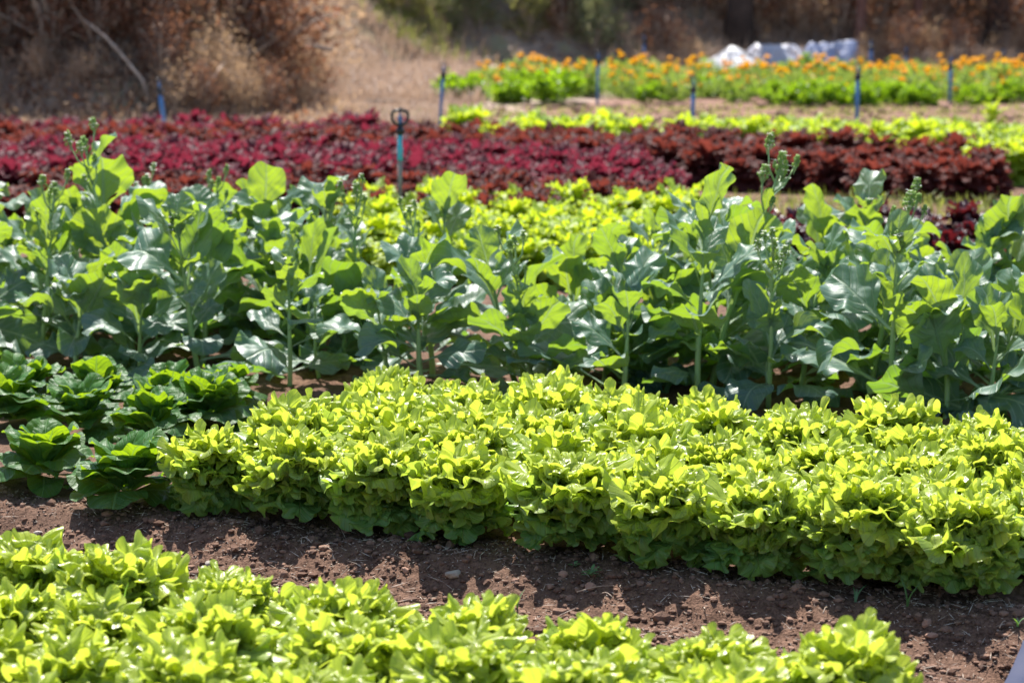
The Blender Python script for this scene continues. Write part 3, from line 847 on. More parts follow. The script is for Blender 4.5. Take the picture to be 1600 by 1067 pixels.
# ------------------------------------------------------------------ sprinklers
def sprinkler(px, base_y, top_y, label, lower='pipe_blue', collar=None, lean=(0, 0), rad=0.011, ring=True):
    p = at(px, base_y)
    dist = math.hypot(p[0], p[1])
    # height from the photo: the top is seen at top_y
    vv = (533.5 - top_y) / FPX
    dz = (-SP + vv * CP) / (CP + vv * SP)
    h = CAM_H + dz * p[1]
    t0 = thing('sprinkler', label, 'sprinkler', (p[0], p[1], gz(*p)), 0, 'sprinklers on standpipes')
    h = h - gz(*p)
    hh = 0.15 if ring else 0.10
    top = np.array([lean[0], lean[1], h - hh])
    V, F = tube_arrays(np.array([[0, 0, -0.1], top * 0.5, top * (0.72 if collar else 1.0)]), rad, 10)
    part('pipe', mesh('pipe', V, F, M[lower]), t0)
    if collar:
        V, F = tube_arrays(np.array([top * 0.72, top * 0.73, top * 0.86, top * 0.87, top]), [rad * 1.15, rad * 1.3, rad * 1.3, rad * 1.05, rad * 1.05], 10)
        part('pipe_collar', mesh('collar', V, F, M[collar]), t0)
    J = Join()
    V, F = tube_arrays(np.array([[0, 0, -0.01], [0, 0, 0.0], [0, 0, 0.022], [0, 0, 0.03], [0, 0, 0.045]]), [rad * 1.2, rad * 1.7, rad * 1.75, rad * 1.2, rad * 0.9], 10)
    J.add(V, F)
    w = 0.044 if collar else 0.034
    loop = np.array([[0, 0, 0.04], [-w * 0.6, 0, 0.052], [-w, 0, 0.075], [-w * 1.02, 0, 0.105], [-w * 0.8, 0, 0.122], [-w * .3, 0, 0.126], [w * 0.3, 0, 0.126], [w * 0.8, 0, 0.122], [w * 1.02, 0, 0.105], [w, 0, 0.075], [w * 0.6, 0, 0.052], [0, 0, 0.04]])
    V, F = tube_arrays(loop + np.array([0, 0.001, 0]), 0.0085 if collar else 0.0062, 8); J.add(V, F)
    V, F = tube_arrays(np.array([[0, 0, 0.124], [0, 0, 0.132], [0, 0, 0.142]]), [0.010, 0.0095, 0.005], 8); J.add(V, F)
    hd = part('sprinkler_head', J.build('sprinkler head', M['black_plastic']), t0, top, (lean[1] * -1.5, lean[0] * 1.5, random.uniform(-0.5, 0.5) if not collar else 0.15))
    V, F = tube_arrays(np.array([[0, 0, 0.046], [0, 0, 0.06], [0, 0, 0.066], [0, 0, 0.088], [0, 0, 0.098], [0, 0, 0.118]]), [0.005, 0.011, 0.012, 0.012, 0.005, 0.004], 9)
    part('spinner', mesh('spinner', V, F, M['pipe_blue']), hd)
    return t0
sprinkler(625, 362, 166, 'sprinkler with a black ring head on a faded grey pipe in the crimson bed', 'pipe_grey', 'pipe_cyan', (0.004, 0), 0.0135)
sprinkler(259, 210, 120, 'leaning blue sprinkler pipe with black head below the dark brushy bank', lean=(-0.045, 0), rad=0.02)
sprinkler(686, 204, 95, 'slender blue sprinkler left of the pale green row', lean=(0.04, 0), rad=0.016)
sprinkler(1081, 216, 116, 'blue sprinkler with thick black head rising from the pale green row', lean=(0.01, 0), rad=0.018)
sprinkler(1338, 212, 96, 'blue sprinkler pipe in front of the right tarpaulin edge', lean=(0.004, 0), rad=0.018)
sprinkler(933, 165, 78, 'thin blue sprinkler among marigolds left of the white sheet', lean=(0.01, 0), rad=0.016)
sprinkler(1484, 165, 84, 'blue sprinkler among marigolds second from the right edge', lean=(0.0, 0), rad=0.019)
sprinkler(1360, 112, 60, 'far blue sprinkler just right of the tarpaulins', rad=0.026)
sprinkler(1567, 112, 74, 'far blue sprinkler nearest the right photo edge', rad=0.024)
sprinkler(1006, 108, 52, 'faint far sprinkler before the trunks left of the white sheet', rad=0.018)
sprinkler(1415, 112, 70, 'faint far sprinkler behind the right marigolds', rad=0.018)

# ------------------------------------------------------------------ leafy masses
def leaf_cards(rg, centres, spread, n, size, aspect=0.45, up=0.0, droop=0.0):
    """n small folded leaves round the given clump centres"""
    c = centres[rg.integers(0, len(centres), n)]
    P = c + rg.normal(size=(n, 3)) * spread
    d = rg.normal(size=(n, 3)); d[:, 2] = d[:, 2] * 0.7 + up - droop
    d /= np.linalg.norm(d, axis=1)[:, None]
    s = np.cross(d, rg.normal(size=(n, 3))); s /= np.linalg.norm(s, axis=1)[:, None] + 1e-9
    nn = np.cross(d, s)
    ln = size * rg.uniform(0.6, 1.4, n)[:, None]; w = ln * aspect * 0.5
    V = np.stack([P, P + d * ln * 0.5 + s * w + nn * ln * 0.08, P + d * ln, P + d * ln * 0.5 - s * w + nn * ln * 0.08], 1).reshape(-1, 3)
    i = np.arange(n) * 4
    return V, np.concatenate([np.stack([i, i + 1, i + 2], -1), np.stack([i, i + 2, i + 3], -1)])

def blades(rg, P, h, w, lean=0.5):
    """grass blades at the points P, three segments each"""
    n = len(P)
    a = rg.random(n) * 6.283; dirv = np.stack([np.cos(a), np.sin(a), np.zeros(n)], 1)
    side = np.stack([-np.sin(a), np.cos(a), np.zeros(n)], 1)
    H = (h * rg.uniform(0.5, 1.3, n))[:, None]; le = (rg.random(n) * lean)[:, None]
    up = np.array([0, 0, 1.0])
    p1 = P + up * H * 0.55 + dirv * H * le * 0.35; p2 = P + up * H * (1 - 0.35 * le) + dirv * H * le
    V = np.stack([P - side * w, P + side * w, p1 + side * w * 0.8, p1 - side * w * 0.8, p2], 1).reshape(-1, 3)
    i = np.arange(n) * 5
    return V, [np.stack([i, i + 1, i + 2, i + 3], -1), np.stack([i + 3, i + 2, i + 4], -1)]

# herb clumps in front of the marigolds
def herb_mesh(seed):
    rg = np.random.default_rng(seed)
    J = Join()
    th = rg.random(26) * 6.28; el = np.arcsin(rg.random(26)); rr = 0.155
    c = np.stack([rr * np.cos(th) * np.cos(el), rr * np.sin(th) * np.cos(el), 0.05 + 0.16 * np.sin(el)], 1)
    J.add(*leaf_cards(rg, c, 0.022, 950, 0.04, 0.6, 0.4))
    for cc in c[:14]:
        J.add(*tube_arrays(np.array([[0, 0, 0], cc * (0.6, 0.6, 0.5), cc]), 0.003, 4, False))
    return J.build('herb clump', M['herb'])
HERB = [herb_mesh(100 + i) for i in range(4)]
hp = [(705, 158, 1.0), (735, 159, 1.0), (752, 155, .8), (800, 162, 1.0), (820, 150, .95), (850, 164, 1.25), (878, 162, 1.2), (858, 146, .9), (900, 150, .9), (925, 152, .8), (1016, 160, 1.0), (1000, 150, .8), (1050, 152, .9), (1090, 152, 1.0), (1125, 155, 1.0), (1160, 158, .9),
      (1215, 164, 1.1), (1245, 166, 1.2), (1275, 165, 1.15), (1310, 164, 1.2), (1352, 166, 1.1), (1375, 165, 1.1), (1405, 166, 1.2), (1440, 167, 1.0), (1520, 167, 1.0), (1235, 150, 1.0), (1290, 150, 1.0), (1345, 150, 1.0), (1400, 150, 1.0), (1460, 152, .9), (1500, 154, .9), (1550, 158, .9), (1585, 160, 1.1), (1185, 148, .9), (970, 148, .8)]
hp.sort()
for i, (px, py, s) in enumerate(hp):
    p = at(px, py); s *= 1.25 if px < 910 else 1.0
    o = part('herb_clump', random.choice(HERB), None, (p[0], p[1], gz(*p) - 0.01), (0, 0, random.random() * 6), (s, s, s * random.uniform(0.9, 1.1)))
    tag(o, f'low round bright green herb clump before the marigolds, {nth(i + 1)} from the left', 'herb', 'herb clumps before the marigolds')
# tall conical green plant among the marigolds
def cone_plant():
    rg = np.random.default_rng(77); J = Join()
    z = rg.random(40) * 0.75; r = 0.15 * (1 - z / 0.8); a = rg.random(40) * 6.28
    J.add(*leaf_cards(rg, np.stack([r * np.cos(a), r * np.sin(a), z], 1), 0.03, 900, 0.05, 0.5, 0.6))
    t0 = thing('conical_plant', 'tall narrow bright green plant rising among the marigolds before the tarpaulins', 'plant', (0, 0, 0))
    part('foliage', J.build('conical foliage', M['herb']), t0)
    V, F = tube_arrays(np.array([[0, 0, -.05], [0, 0, 0.4], [0, 0, 0.75]]), [0.012, 0.008, 0.003], 6)
    part('stem', mesh('stem', V, F, M['kale_stem']), t0)
    p = at(1260, 142); t0.location = (p[0], p[1], gz(*p) - 0.02); t0.scale = (0.8, 0.8, 0.62)
cone_plant()
# two pale young cabbages in front of the herb clumps
for i, (px, lab) in enumerate([(783, 'pale whitish green young plant, left of a pair below the herbs'), (806, 'pale whitish green young plant, right of a pair below the herbs')]):
    p = at(px, 162)
    tag(part('pale_plant', HEAD['green'][i], None, (p[0], p[1], gz(*p)), (0, 0, i), 0.7), lab, 'plant')

# marigolds
def mari_mesh(seed):
    rg = np.random.default_rng(seed); J = Join()
    n = 20
    c = np.stack([rg.normal(size=n) * 0.11, rg.normal(size=n) * 0.11, rg.uniform(0.04, 0.30, n)], 1)
    J.add(*leaf_cards(rg, c, 0.035, 520, 0.06, 0.32, 0.5))
    tips = []
    for i in range(9):
        a = i * 2.4; r = 0.06 + 0.1 * rg.random(); e = np.array([r * math.cos(a), r * math.sin(a), rg.uniform(0.13, 0.42)])
        J.add(*tube_arrays(np.array([[0, 0, 0], e * (0.5, 0.5, 0.55), e]), [0.006, 0.005, 0.004], 5, False)); tips.append(e)
    return J.build('marigold foliage', M['mari_leaf']), tips
MARI = [mari_mesh(130 + i) for i in range(5)]
def flower_mesh(seed):
    rg = np.random.default_rng(seed); J = Join()
    for ring, (r, z, n) in enumerate([(0.046, 0.0, 13), (0.038, 0.012, 11), (0.027, 0.022, 9), (0.014, 0.03, 6)]):
        for i in range(n):
            a = 6.283 * i / n + ring * 0.4 + rg.normal() * 0.08; w = 0.014
            d = np.array([math.cos(a), math.sin(a), 0]); s = np.array([-math.sin(a), math.cos(a), 0])
            b0 = np.array([0, 0, z - 0.004]); t1 = d * r + np.array([0, 0, z + 0.006 + rg.normal() * 0.003])
            J.add(np.array([b0, b0 + d * r * 0.6 - s * w * 0.7 + (0, 0, .006), t1 - s * w * .55, t1 + s * w * .55, b0 + d * r * .6 + s * w * .7 + (0, 0, .006)]), [np.array([[1, 2, 3, 4]]), np.array([[0, 1, 4]])])
    J.add(ICO0[0] * np.array([0.014, 0.014, 0.016]) + (0, 0, -0.008), ICO0[1])
    return J.build('marigold flower', M['mari_flower'])
FLOW = [flower_mesh(150 + i) for i in range(4)]
mrows = []
for r, (d, x0) in enumerate([(27.2, 985), (27.9, 860), (28.6, 770), (29.4, 745), (30.3, 770), (31.4, 830)]):
    xs = []
    x = x0
    while x < 1640:
        xs.append(x); x += random.uniform(0.30, 0.44) * FPX / d
    mrows.append((d, xs))
MROW = ['front row', 'second row', 'third row', 'fourth row', 'fifth row', 'back row']
for r, (d, xs) in enumerate(mrows):
    for i, px in enumerate(xs):
        y = d + random.uniform(-0.25, 0.25); x = (px - 800) / FPX * y
        t0 = thing('marigold_plant', f'orange flowering marigold, {nth(i + 1)} from left in the {MROW[r]} of the flower bed', 'marigold', (x, y, gz(x, y) - 0.01), random.random() * 6, 'marigold plants')
        fm, tips = random.choice(MARI); s = random.uniform(0.8, 1.1)
        t0.scale = (s, s, s * 0.9)
        part('foliage', fm, t0)
        nf = random.choice([4, 5, 6, 7, 8, 9] if r else [1, 2, 3, 4])
        for e in random.sample(tips, nf):
            part('flower', random.choice(FLOW), t0, e, (random.uniform(-.7, .7), random.uniform(-.7, .7), 0), random.uniform(0.75, 1.1))

# ------------------------------------------------------------------ tarpaulins at the foot of the bank
def sheet(name, px0, px1, base_y, h, depth, mat, label, prof, seed, off=0.0, peak=0.4):
    """a crumpled sheet thrown over a heap: height profile across, thickness, folds"""
    a, b = at(px0, base_y), at(px1, base_y)
    W = np.linalg.norm(b - a); rg = np.random.default_rng(seed)
    nu, nv = 44, 26
    u, v = np.meshgrid(np.linspace(0, 1, nu), np.linspace(0, 1, nv), indexing='ij')
    px_, pz_ = zip(*prof)
    hz = np.interp(u, px_, pz_) * h
    bulge = np.where(v < peak, (v / peak) ** 0.8, np.clip(1 - (v - peak) / (1 - peak), 0, 1) ** 0.6)
    Z = hz * bulge + (fbm(u * 5 + seed, v * 4, 3) * 0.30 + np.abs(fbm(u * 11, v * 7 + seed, 2)) * 0.2) * h * np.minimum(1, bulge * 2)
    X = (u - 0.5) * W + fbm(v * 5 + seed, u * 3, 2) * 0.10; Y = v * depth + fbm(u * 6, v * 3 + seed, 2) * 0.14 + off
    Z = np.maximum(Z, 0.0) + 0.01
    V = np.stack([X, Y, Z], -1).reshape(-1, 3)
    i, j = np.meshgrid(np.arange(nu - 1), np.arange(nv - 1), indexing='ij')
    Q = np.stack([i * nv + j, (i + 1) * nv + j, (i + 1) * nv + j + 1, i * nv + j + 1], -1).reshape(-1, 4)
    o = part(name, mesh(name, V, Q, M[mat]), None, (*((a + b) / 2), gz(*((a + b) / 2))))
    md = o.modifiers.new('thickness', 'SOLIDIFY'); md.thickness = 0.006; md.offset = -1
    return tag(o, label, 'tarpaulin', 'tarpaulins at the foot of the bank')
sheet('white_tarpaulin', 1096, 1192, 108, 0.29, 1.3, 'white_sheet', 'bright white crumpled sheet, leftmost and brightest of the heaps behind the marigolds', [(0, .12), (.3, .5), (.5, .9), (.7, 1.0), (.85, .6), (1, .2)], 4, 0, 0.8)
sheet('grey_tarpaulin', 1168, 1262, 104, 0.34, 0.9, 'grey_sheet', 'grey lavender crumpled sheet in the middle of the heaps behind the marigolds', [(0, .55), (.2, .95), (.8, .9), (1, .45)], 9)
sheet('blue_tarpaulin', 1250, 1342, 104, 0.38, 0.8, 'blue_sheet', 'blue grey square topped sheet, rightmost heap behind the marigolds', [(0, .35), (.25, .98), (.8, 1.0), (.97, .98), (1, .6)], 14)

# ------------------------------------------------------------------ brush, trees and grass on the bank
def shrub_meshes(seed, w, h, mat, nleaf, size, aspect, up, droop, nclump=46, spread=0.12):
    rg = np.random.default_rng(seed)
    a = rg.random(nclump) * 6.28; rr = np.sqrt(rg.random(nclump)); z = rg.random(nclump) ** 0.8
    env = np.sqrt(np.clip(1 - (z - 0.35) ** 2 / 0.5, 0.15, 1))
    c = np.stack([w * rr * env * np.cos(a), w * rr * env * np.sin(a), h * (0.06 + 0.94 * z)], 1)
    J = Join(); J.add(*leaf_cards(rg, c, np.array([spread, spread, spread * 1.4]), nleaf, size, aspect, up, droop))
    S = Join()
    for cc in c:
        m = cc * (0.35, 0.35, 0.55) + rg.normal(size=3) * 0.04
        S.add(*tube_arrays(np.array([[0, 0, -0.15], m, cc, cc + rg.normal(size=3) * 0.12]), [0.017, 0.013, 0.009, 0.004], 5, False))
    return J.build('foliage', mat), S.build('stems', M['twig'])
SHR = {
    'brown': [shrub_meshes(200 + i, 0.62, 1.15, M['brush_brown'], 1500, 0.085, 0.4, 0, 0.5) for i in range(4)],
    'tan': [shrub_meshes(210 + i, 0.5, 0.75, M['brush_tan'], 1300, 0.10, 0.22, 0.2, 0.1, 34) for i in range(4)],
    'olive': [shrub_meshes(220 + i, 0.7, 1.5, M['brush_olive'], 2400, 0.10, 0.42, 0.3, 0.0) for i in range(4)],
    'grey': [shrub_meshes(230 + i, 0.6, 1.1, M['brush_grey'], 1900, 0.11, 0.4, 0.3, 0.0) for i in range(3)],
}
def shrub(kind_, px, d_y, s, label, group):
    """px: photo column, d_y: distance"""
    y = d_y; x = (px - 800) / FPX * y
    z = float(bank_top(x, y))
    t0 = thing('shrub', label, 'shrub', (x, y, z - 0.05), random.random() * 6.28, group)
    t0.scale = (s, s, s * random.uniform(0.9, 1.2))
    a, b = random.choice(SHR[kind_])
    part('foliage', a, t0); part('stems', b, t0)
L_ = []
# left bank: dark dry brush, from its foot up
for row, (off, xs, s) in enumerate([(0.7, range(-30, 260, 90), 0.4), (1.25, range(-40, 290, 62), 0.75), (1.8, range(-60, 420, 58), 1.05), (2.5, range(-40, 440, 60), 1.15), (3.5, range(-60, 480, 66), 1.25)]):
    for px in xs:
        L_.append(('brown' if random.random() < 0.66 else random.choice(['olive' if px < 120 else 'tan', 'tan', 'tan']), px + random.uniform(-18, 18), off, s, row))
for row, (off, xs, s) in enumerate([(0.3, range(265, 440, 40), 0.4), (0.8, range(290, 520, 42), 0.5), (1.6, range(340, 545, 42), 0.62)]):
    for px in xs:
        L_.append(('tan' if random.random() < 0.8 else 'brown', px + random.uniform(-12, 12), off, s, row + 5))
LROW = ['litter edge of the left bank', 'foot of the left bank', 'low slope of the left bank', 'middle slope of the left bank', 'top of the left bank', 'sunny foot of the left bank', 'sunny slope beside the path', 'upper sunny slope beside the path']
LOOK = {'brown': 'dry reddish brown shrub', 'olive': 'dull green shrub', 'tan': 'bleached dry tan shrub', 'grey': 'grey green shrub'}
def foot_dist(px):
    fx = [p[0] for p in foot_px]; fy = [p[1] for p in foot_px]
    return at(px, np.interp(px, fx, fy))[1]
for row in range(8):
    items = sorted([t for t in L_ if t[4] == row], key=lambda t: t[1])
    for i, (k_, px, off, s, _) in enumerate(items):
        shrub(k_, px, min(foot_dist(px), 26) + off, s * random.uniform(0.85, 1.15), f'{LOOK[k_]}, {nth(i + 1)} from left on the {LROW[row]}', 'shrubs on the left bank')
# far bank on the right
FR = []
for row, (off, step, s) in enumerate([(0.5, 46, 0.6), (2.0, 48, 1.0), (3.8, 60, 1.4), (6.0, 135, 1.4)]):
    items = []
    px = 590 + row * 13
    while px < 1650:
        if px < 700: k_ = random.choice(['olive', 'grey', 'grey', 'tan'])
        elif px < 1000: k_ = random.choice(['olive', 'brown', 'grey', 'brown'])
        else: k_ = random.choice(['brown', 'tan', 'tan', 'brown', 'brown', 'olive' if row == 3 else 'tan'])
        if not (row == 0 and (1080 < px < 1360 or random.random() < 0.2)): items.append((px, k_))
        px += step * random.uniform(0.8, 1.2)
    for i, (px, k_) in enumerate(items):
        shrub(k_, px, 37.5 + off + random.uniform(-0.3, 0.3), s * random.uniform(0.8, 1.2), f'{LOOK[k_]}, {nth(i + 1)} from left, {["lowest", "second", "third", "topmost"][row]} tier of the far bank', 'shrubs on the far bank')

def tree_parts(seed, h, r, bark, lean):
    rg = np.random.default_rng(seed); T = Join()
    t = np.linspace(0, 1, 10)
    path = np.stack([lean * t ** 2 + 0.06 * np.sin(t * 6 + seed), 0.05 * np.sin(t * 4), -0.3 + t * (h + 0.3)], 1)
    T.add(*tube_arrays(path, r * (1.15 - 0.7 * t) * (1 + 0.5 * np.exp(-t * 14)), 12))
    C = []
    for i in range(11):
        q = 0.5 + 0.045 * i; b0 = np.array([np.interp(q, t, path[:, k]) for k in range(3)])
        a = i * 2.4; ln = h * 0.3 * (1.25 - q) + 0.5; e = b0 + ln * np.array([math.cos(a), math.sin(a), 0.55])
        T.add(*tube_arrays(np.array([b0, (b0 + e) / 2 + (0, 0, 0.1), e]), [r * 0.35, r * 0.22, r * 0.08], 6, False))
        for k in range(4): C.append(b0 + (e - b0) * rg.uniform(0.45, 1.1) + rg.normal(size=3) * 0.22)
    J = Join(); J.add(*leaf_cards(rg, np.array(C), 0.22, 600, 0.13, 0.42, 0.1, 0.2))
    return T.build('trunk', M[bark]), J.build('crown', M['brush_olive'])
TR = [tree_parts(300 + i, 5.2 + 0.5 * i, 0.15, 'bark', 0.3) for i in range(3)]
TRR = [tree_parts(310 + i, 4.8, 0.07, 'bark_red', 0.1) for i in range(2)]
trees = [(742, 39.2, TR, 1.1, 'dark trunked tree, leftmost on the far bank'), (872, 38.6, TR, 1.2, 'thick dark trunked tree rising from the shade left of the marigolds'), (905, 40.5, TR, 1.0, 'dark trunked tree just right of the thick one'),
         (1148, 38.8, TR, 1.25, 'dark trunked tree right behind the white sheet'), (1342, 38.6, TRR, 1.1, 'slim reddish trunked tree behind the blue grey sheet'), (1432, 39.0, TRR, 1.1, 'slim reddish trunked tree right of the tarpaulins'),
         (1552, 39.2, TR, 1.15, 'dark trunked tree near the right end of the far bank'), (1585, 41.0, TRR, 1.2, 'slim reddish tree at the right photo edge'), (1240, 41.5, TR, 1.0, 'dark trunked tree high behind the tarpaulins'),
         (985, 39.4, TR, 0.85, 'dark trunked tree above the marigolds, left of the white sheet'), (1060, 40.2, TRR, 1.1, 'slim reddish tree left of the white sheet'), (1490, 39.8, TR, 0.9, 'narrow dark trunked tree between the two reddish trunks at right')]
for px, y, fam, s, lab in trees:
    x = (px - 800) / FPX * y
    t0 = thing('tree', lab, 'tree', (x, y, float(bank_top(x, y)) - 0.05), random.random() * 6, 'trees on the far bank')
    t0.scale = (s, s, s)
    a, b = random.choice(fam)
    part('trunk', a, t0); part('crown', b, t0)

# bare pale branch lying against the brush, and twigs
def branch(name, pts, rad, mat, label):
    P = np.array(pts)
    V, F = tube_arrays(P, np.linspace(rad, rad * 0.55, len(P)), 7)
    o = part(name, mesh(name, V - P[0], F, M[mat]), None, P[0])
    return tag(o, label, 'branch')
def bp(px, py, d):
    x = (px - 800) / FPX * d
    vv = (533.5 - py) / FPX
    return (x, d, CAM_H + (-SP + vv * CP) / (CP + vv * SP) * d)
branch('fallen_branch', [bp(232, 150, 22.6), bp(225, 125, 22.65), bp(196, 88, 22.75), bp(170, 58, 22.9), bp(140, 34, 23.0)], 0.019, 'twig', 'long bare pale branch leaning diagonally in the dark left brush')
branch('fallen_branch', [bp(305, 165, 22.7), bp(330, 130, 22.9), bp(352, 100, 23.1)], 0.022, 'twig', 'short pale dead branch leaning at the sunny foot of the left bank')
branch('fallen_branch', [bp(476, 76, 26.0), bp(500, 74, 26.1), bp(520, 80, 26.0)], 0.035, 'twig', 'short whitish branch lying level on the slope beside the path')
branch('fallen_branch', [bp(572, 158, 26.0), bp(630, 158, 26.2), bp(680, 161, 26.1)], 0.022, 'twig', 'thin straight pale stick on the ground left of the herbs')

def grass_field(name, n, region, h, w, mat, lean, label=None):
    rg = np.random.default_rng(hash(name) % 1000 if False else len(name) * 7 + n % 97)
    P = []
    while len(P) < n:
        px, d = region(rg)
        x = (px - 800) / FPX * d
        P.append((x, d))
    P = np.array(P); z = bank_top(P[:, 0], P[:, 1])
    V, F = blades(rg, np.concatenate([P, z[:, None]], 1), h, w, lean)
    o = part(name, mesh(name, V, F, M[mat], smooth=False))
    kind(o, 'stuff')
grass_field('dry_grass', 16000, lambda g: (g.uniform(330, 720), 22.6 + g.random() ** 1.3 * 15), 0.11, 0.006, 'dry_grass', 1.6)
grass_field('dry_grass', 14000, lambda g: (g.uniform(380, 760), 26 + g.random() * 16), 0.22, 0.007, 'dry_grass', 1.2)
grass_field('grass', 5000, lambda g: (g.normal(640, 45), 36.5 + g.random() * 9), 0.32, 0.008, 'grass', 0.9)
grass_field('dry_grass', 6000, lambda g: (g.normal(620, 55), 36.0 + g.random() * 10), 0.30, 0.009, 'dry_grass', 1.1)
def litter():
    rg = np.random.default_rng(55)
    for nm, mt, n, reg in [('leaf_litter', 'brush_tan', 9000, lambda: (rg.uniform(-60, 560), 21.8 + rg.random() * 5.0)), ('leaf_litter', 'brush_brown', 7000, lambda: (rg.uniform(-60, 500), 21.6 + rg.random() * 5.0)),
                           ('leaf_litter', 'brush_tan', 9000, lambda: (rg.uniform(660, 1650), 36.5 + rg.random() * 6.0))]:
        P = np.array([((px - 800) / FPX * d, d) for px, d in (reg() for _ in range(n))])
        z = bank_top(P[:, 0], P[:, 1]) + 0.015
        V, F = leaf_cards(rg, np.array([[0.0, 0, 0]]), 0.02, n, 0.09, 0.4, 0.0)
        V = V + np.repeat(np.concatenate([P, z[:, None]], 1), 4, axis=0)
        kind(part(nm, mesh(nm, V, F, M[mt], smooth=False)), 'stuff')
litter()
grass_field('grass', 5000, lambda g: (g.uniform(560, 1640), 21.5 + g.random() * 4.5), 0.05, 0.006, 'grass', 1.2)
grass_field('dry_grass', 12000, lambda g: (g.uniform(950, 1650), 37.2 + g.random() * 7), 0.32, 0.009, 'dry_grass', 1.3)
grass_field('dry_grass', 5000, lambda g: (g.uniform(-60, 420), 21.6 + g.random() * 2.0), 0.14, 0.006, 'dry_grass', 1.6)
grass_field('grass', 1100, lambda g: (g.uniform(1050, 1640), 13.8 + g.random() * 1.4), 0.10, 0.004, 'grass', 1.2)

# ------------------------------------------------------------------ soil: clods, straw bits, stones, weeds
def clods():
    rg = np.random.default_rng(9)
    J = Join()
    def put(n, xr, yr, smin, smax, qlim=None):
        k = 0
        while k < n:
            x, y = rg.uniform(*xr), rg.uniform(*yr)
            if qlim and not qlim[0] < near_q(x, y) < qlim[1]: continue
            k += 1
            s = smin * (smax / smin) ** (rg.random() ** 2.2)
            V = ICO0[0] * (1 + np.clip(rg.normal(size=(len(ICO0[0]), 1)), -1.5, 1.5) * 0.17) * s * np.array([rg.uniform(0.7, 1.3), rg.uniform(0.7, 1.3), rg.uniform(0.45, 0.75)])
            J.add(V + np.array([x, y, float(0) + s * 0.25]), ICO0[1])
            C.append((J.n - len(V), J.n, x, y))
    C = []
    put(15000, (-1.6, 1.6), (4.4, 7.4), 0.0022, 0.012, (-1.0, 0.02))
    put(500, (-1.6, 1.6), (4.4, 7.4), 0.008, 0.021, (-0.95, 0.02))
    put(2600, (-5, 5), (19.5, 26.5), 0.015, 0.06)
    xs = np.array([c[2] for c in C]); ys = np.array([c[3] for c in C]); zz = ground_z(xs, ys)
    V = np.concatenate(J.V)
    for (a, b, _, _), z in zip(C, zz): V[a:b, 2] += z
    J.V = [V]; J.U = [np.zeros((len(V), 2))]
    kind(part('soil_clods', J.build('soil clods', M['clod'], False)), 'stuff')
clods()

def husks():
    rg = np.random.default_rng(19)
    n = 9000
    P = []
    while len(P) < n:
        x, y = rg.uniform(-1.6, 1.6), rg.uniform(4.4, 7.5)
        if -1.0 < near_q(x, y) < 0.0 and vnoise(np.array(x * 3.0), np.array(y * 3.0)) > rg.random() * 0.85: P.append((x, y))
    P = np.array(P); z = ground_z(P[:, 0], P[:, 1]) + 0.004
    a = rg.random(n) * 6.28; ln = 0.0035 * np.exp(rg.random(n) ** 4 * 2.3); tl = rg.normal(size=n) * 0.35
    d = np.stack([np.cos(a) * np.cos(tl), np.sin(a) * np.cos(tl), np.sin(tl)], 1) * ln[:, None]
    s = np.stack([-np.sin(a), np.cos(a), np.zeros(n)], 1) * (0.0008 + rg.random(n)[:, None] * 0.0006)
    u = np.array([0, 0, 0.0011])
    c = np.concatenate([P, z[:, None]], 1)
    V = np.stack([c - d, c + s + u * 0, c + u, c - s, c + d], 1).reshape(-1, 3)
    i = np.arange(n) * 5
    T = np.concatenate([np.stack([i, i + 1, i + 2], -1), np.stack([i, i + 2, i + 3], -1), np.stack([i + 1, i + 4, i + 2], -1), np.stack([i + 3, i + 2, i + 4], -1), np.stack([i, i + 3, i + 4], -1), np.stack([i, i + 4, i + 1], -1)])
    kind(part('straw_bits', mesh('straw bits', V, T, M['husk'], smooth=False)), 'stuff')
husks()

def stone(px, py, w, label, mat='stone', flat=0.5, seed=1, lift=0.25):
    p = on_ground(px, py); rg = np.random.default_rng(seed)
    V = ICO1[0].copy()
    dirs = rg.normal(size=(9, 3)); dirs /= np.linalg.norm(dirs, axis=1)[:, None]
    for d in dirs:
        k = V @ d; V = V - np.outer(np.maximum(k - 0.72, 0), d)
    V = V * np.array([1, 0.7, flat]) * w
    o = part('stone', mesh('stone', V, ICO1[1], M[mat], smooth=False), None, (p[0], p[1], gz(*p) + w * flat * 0.45), (rg.normal() * .15, rg.normal() * .15, rg.normal() * .5))
    tag(o, label, 'stone')
stone(709, 890, 0.026, 'flat grey stone, largest on the path, just left of centre', 'stone', 0.5, 3)
stone(633, 888, 0.013, 'small tan stone left of the large flat grey stone', 'stone_red', 0.7, 4)
stone(880, 901, 0.013, 'brown pointed stone in the shade below the middle bed', 'stone_red', 0.9, 5)
stone(922, 919, 0.017, 'dark rounded stone beside the bluish weed', 'stone_red', 0.7, 6)
stone(1455, 995, 0.017, 'flat reddish stone on sunlit path, right of the last lettuce', 'stone_red', 0.45, 7)
stone(1448, 970, 0.015, 'upright brown stone behind the flat reddish one', 'stone_red', 0.9, 8)
stone(326, 884, 0.011, 'small pale stone between the two lettuce beds at left', 'stone', 0.8, 9)
stone(388, 906, 0.010, 'small brown pebble behind the foreground lettuces at left', 'stone_red', 0.8, 10)
stone(59, 834, 0.014, 'pale flat stone behind the leftmost foreground lettuce', 'stone', 0.5, 11)
stone(1310, 886, 0.012, 'reddish stone tucked under the right part of the middle bed', 'stone_red', 0.7, 12)
stone(805, 905, 0.010, 'tiny brown stone right of the large flat grey stone', 'stone_red', 0.6, 13)

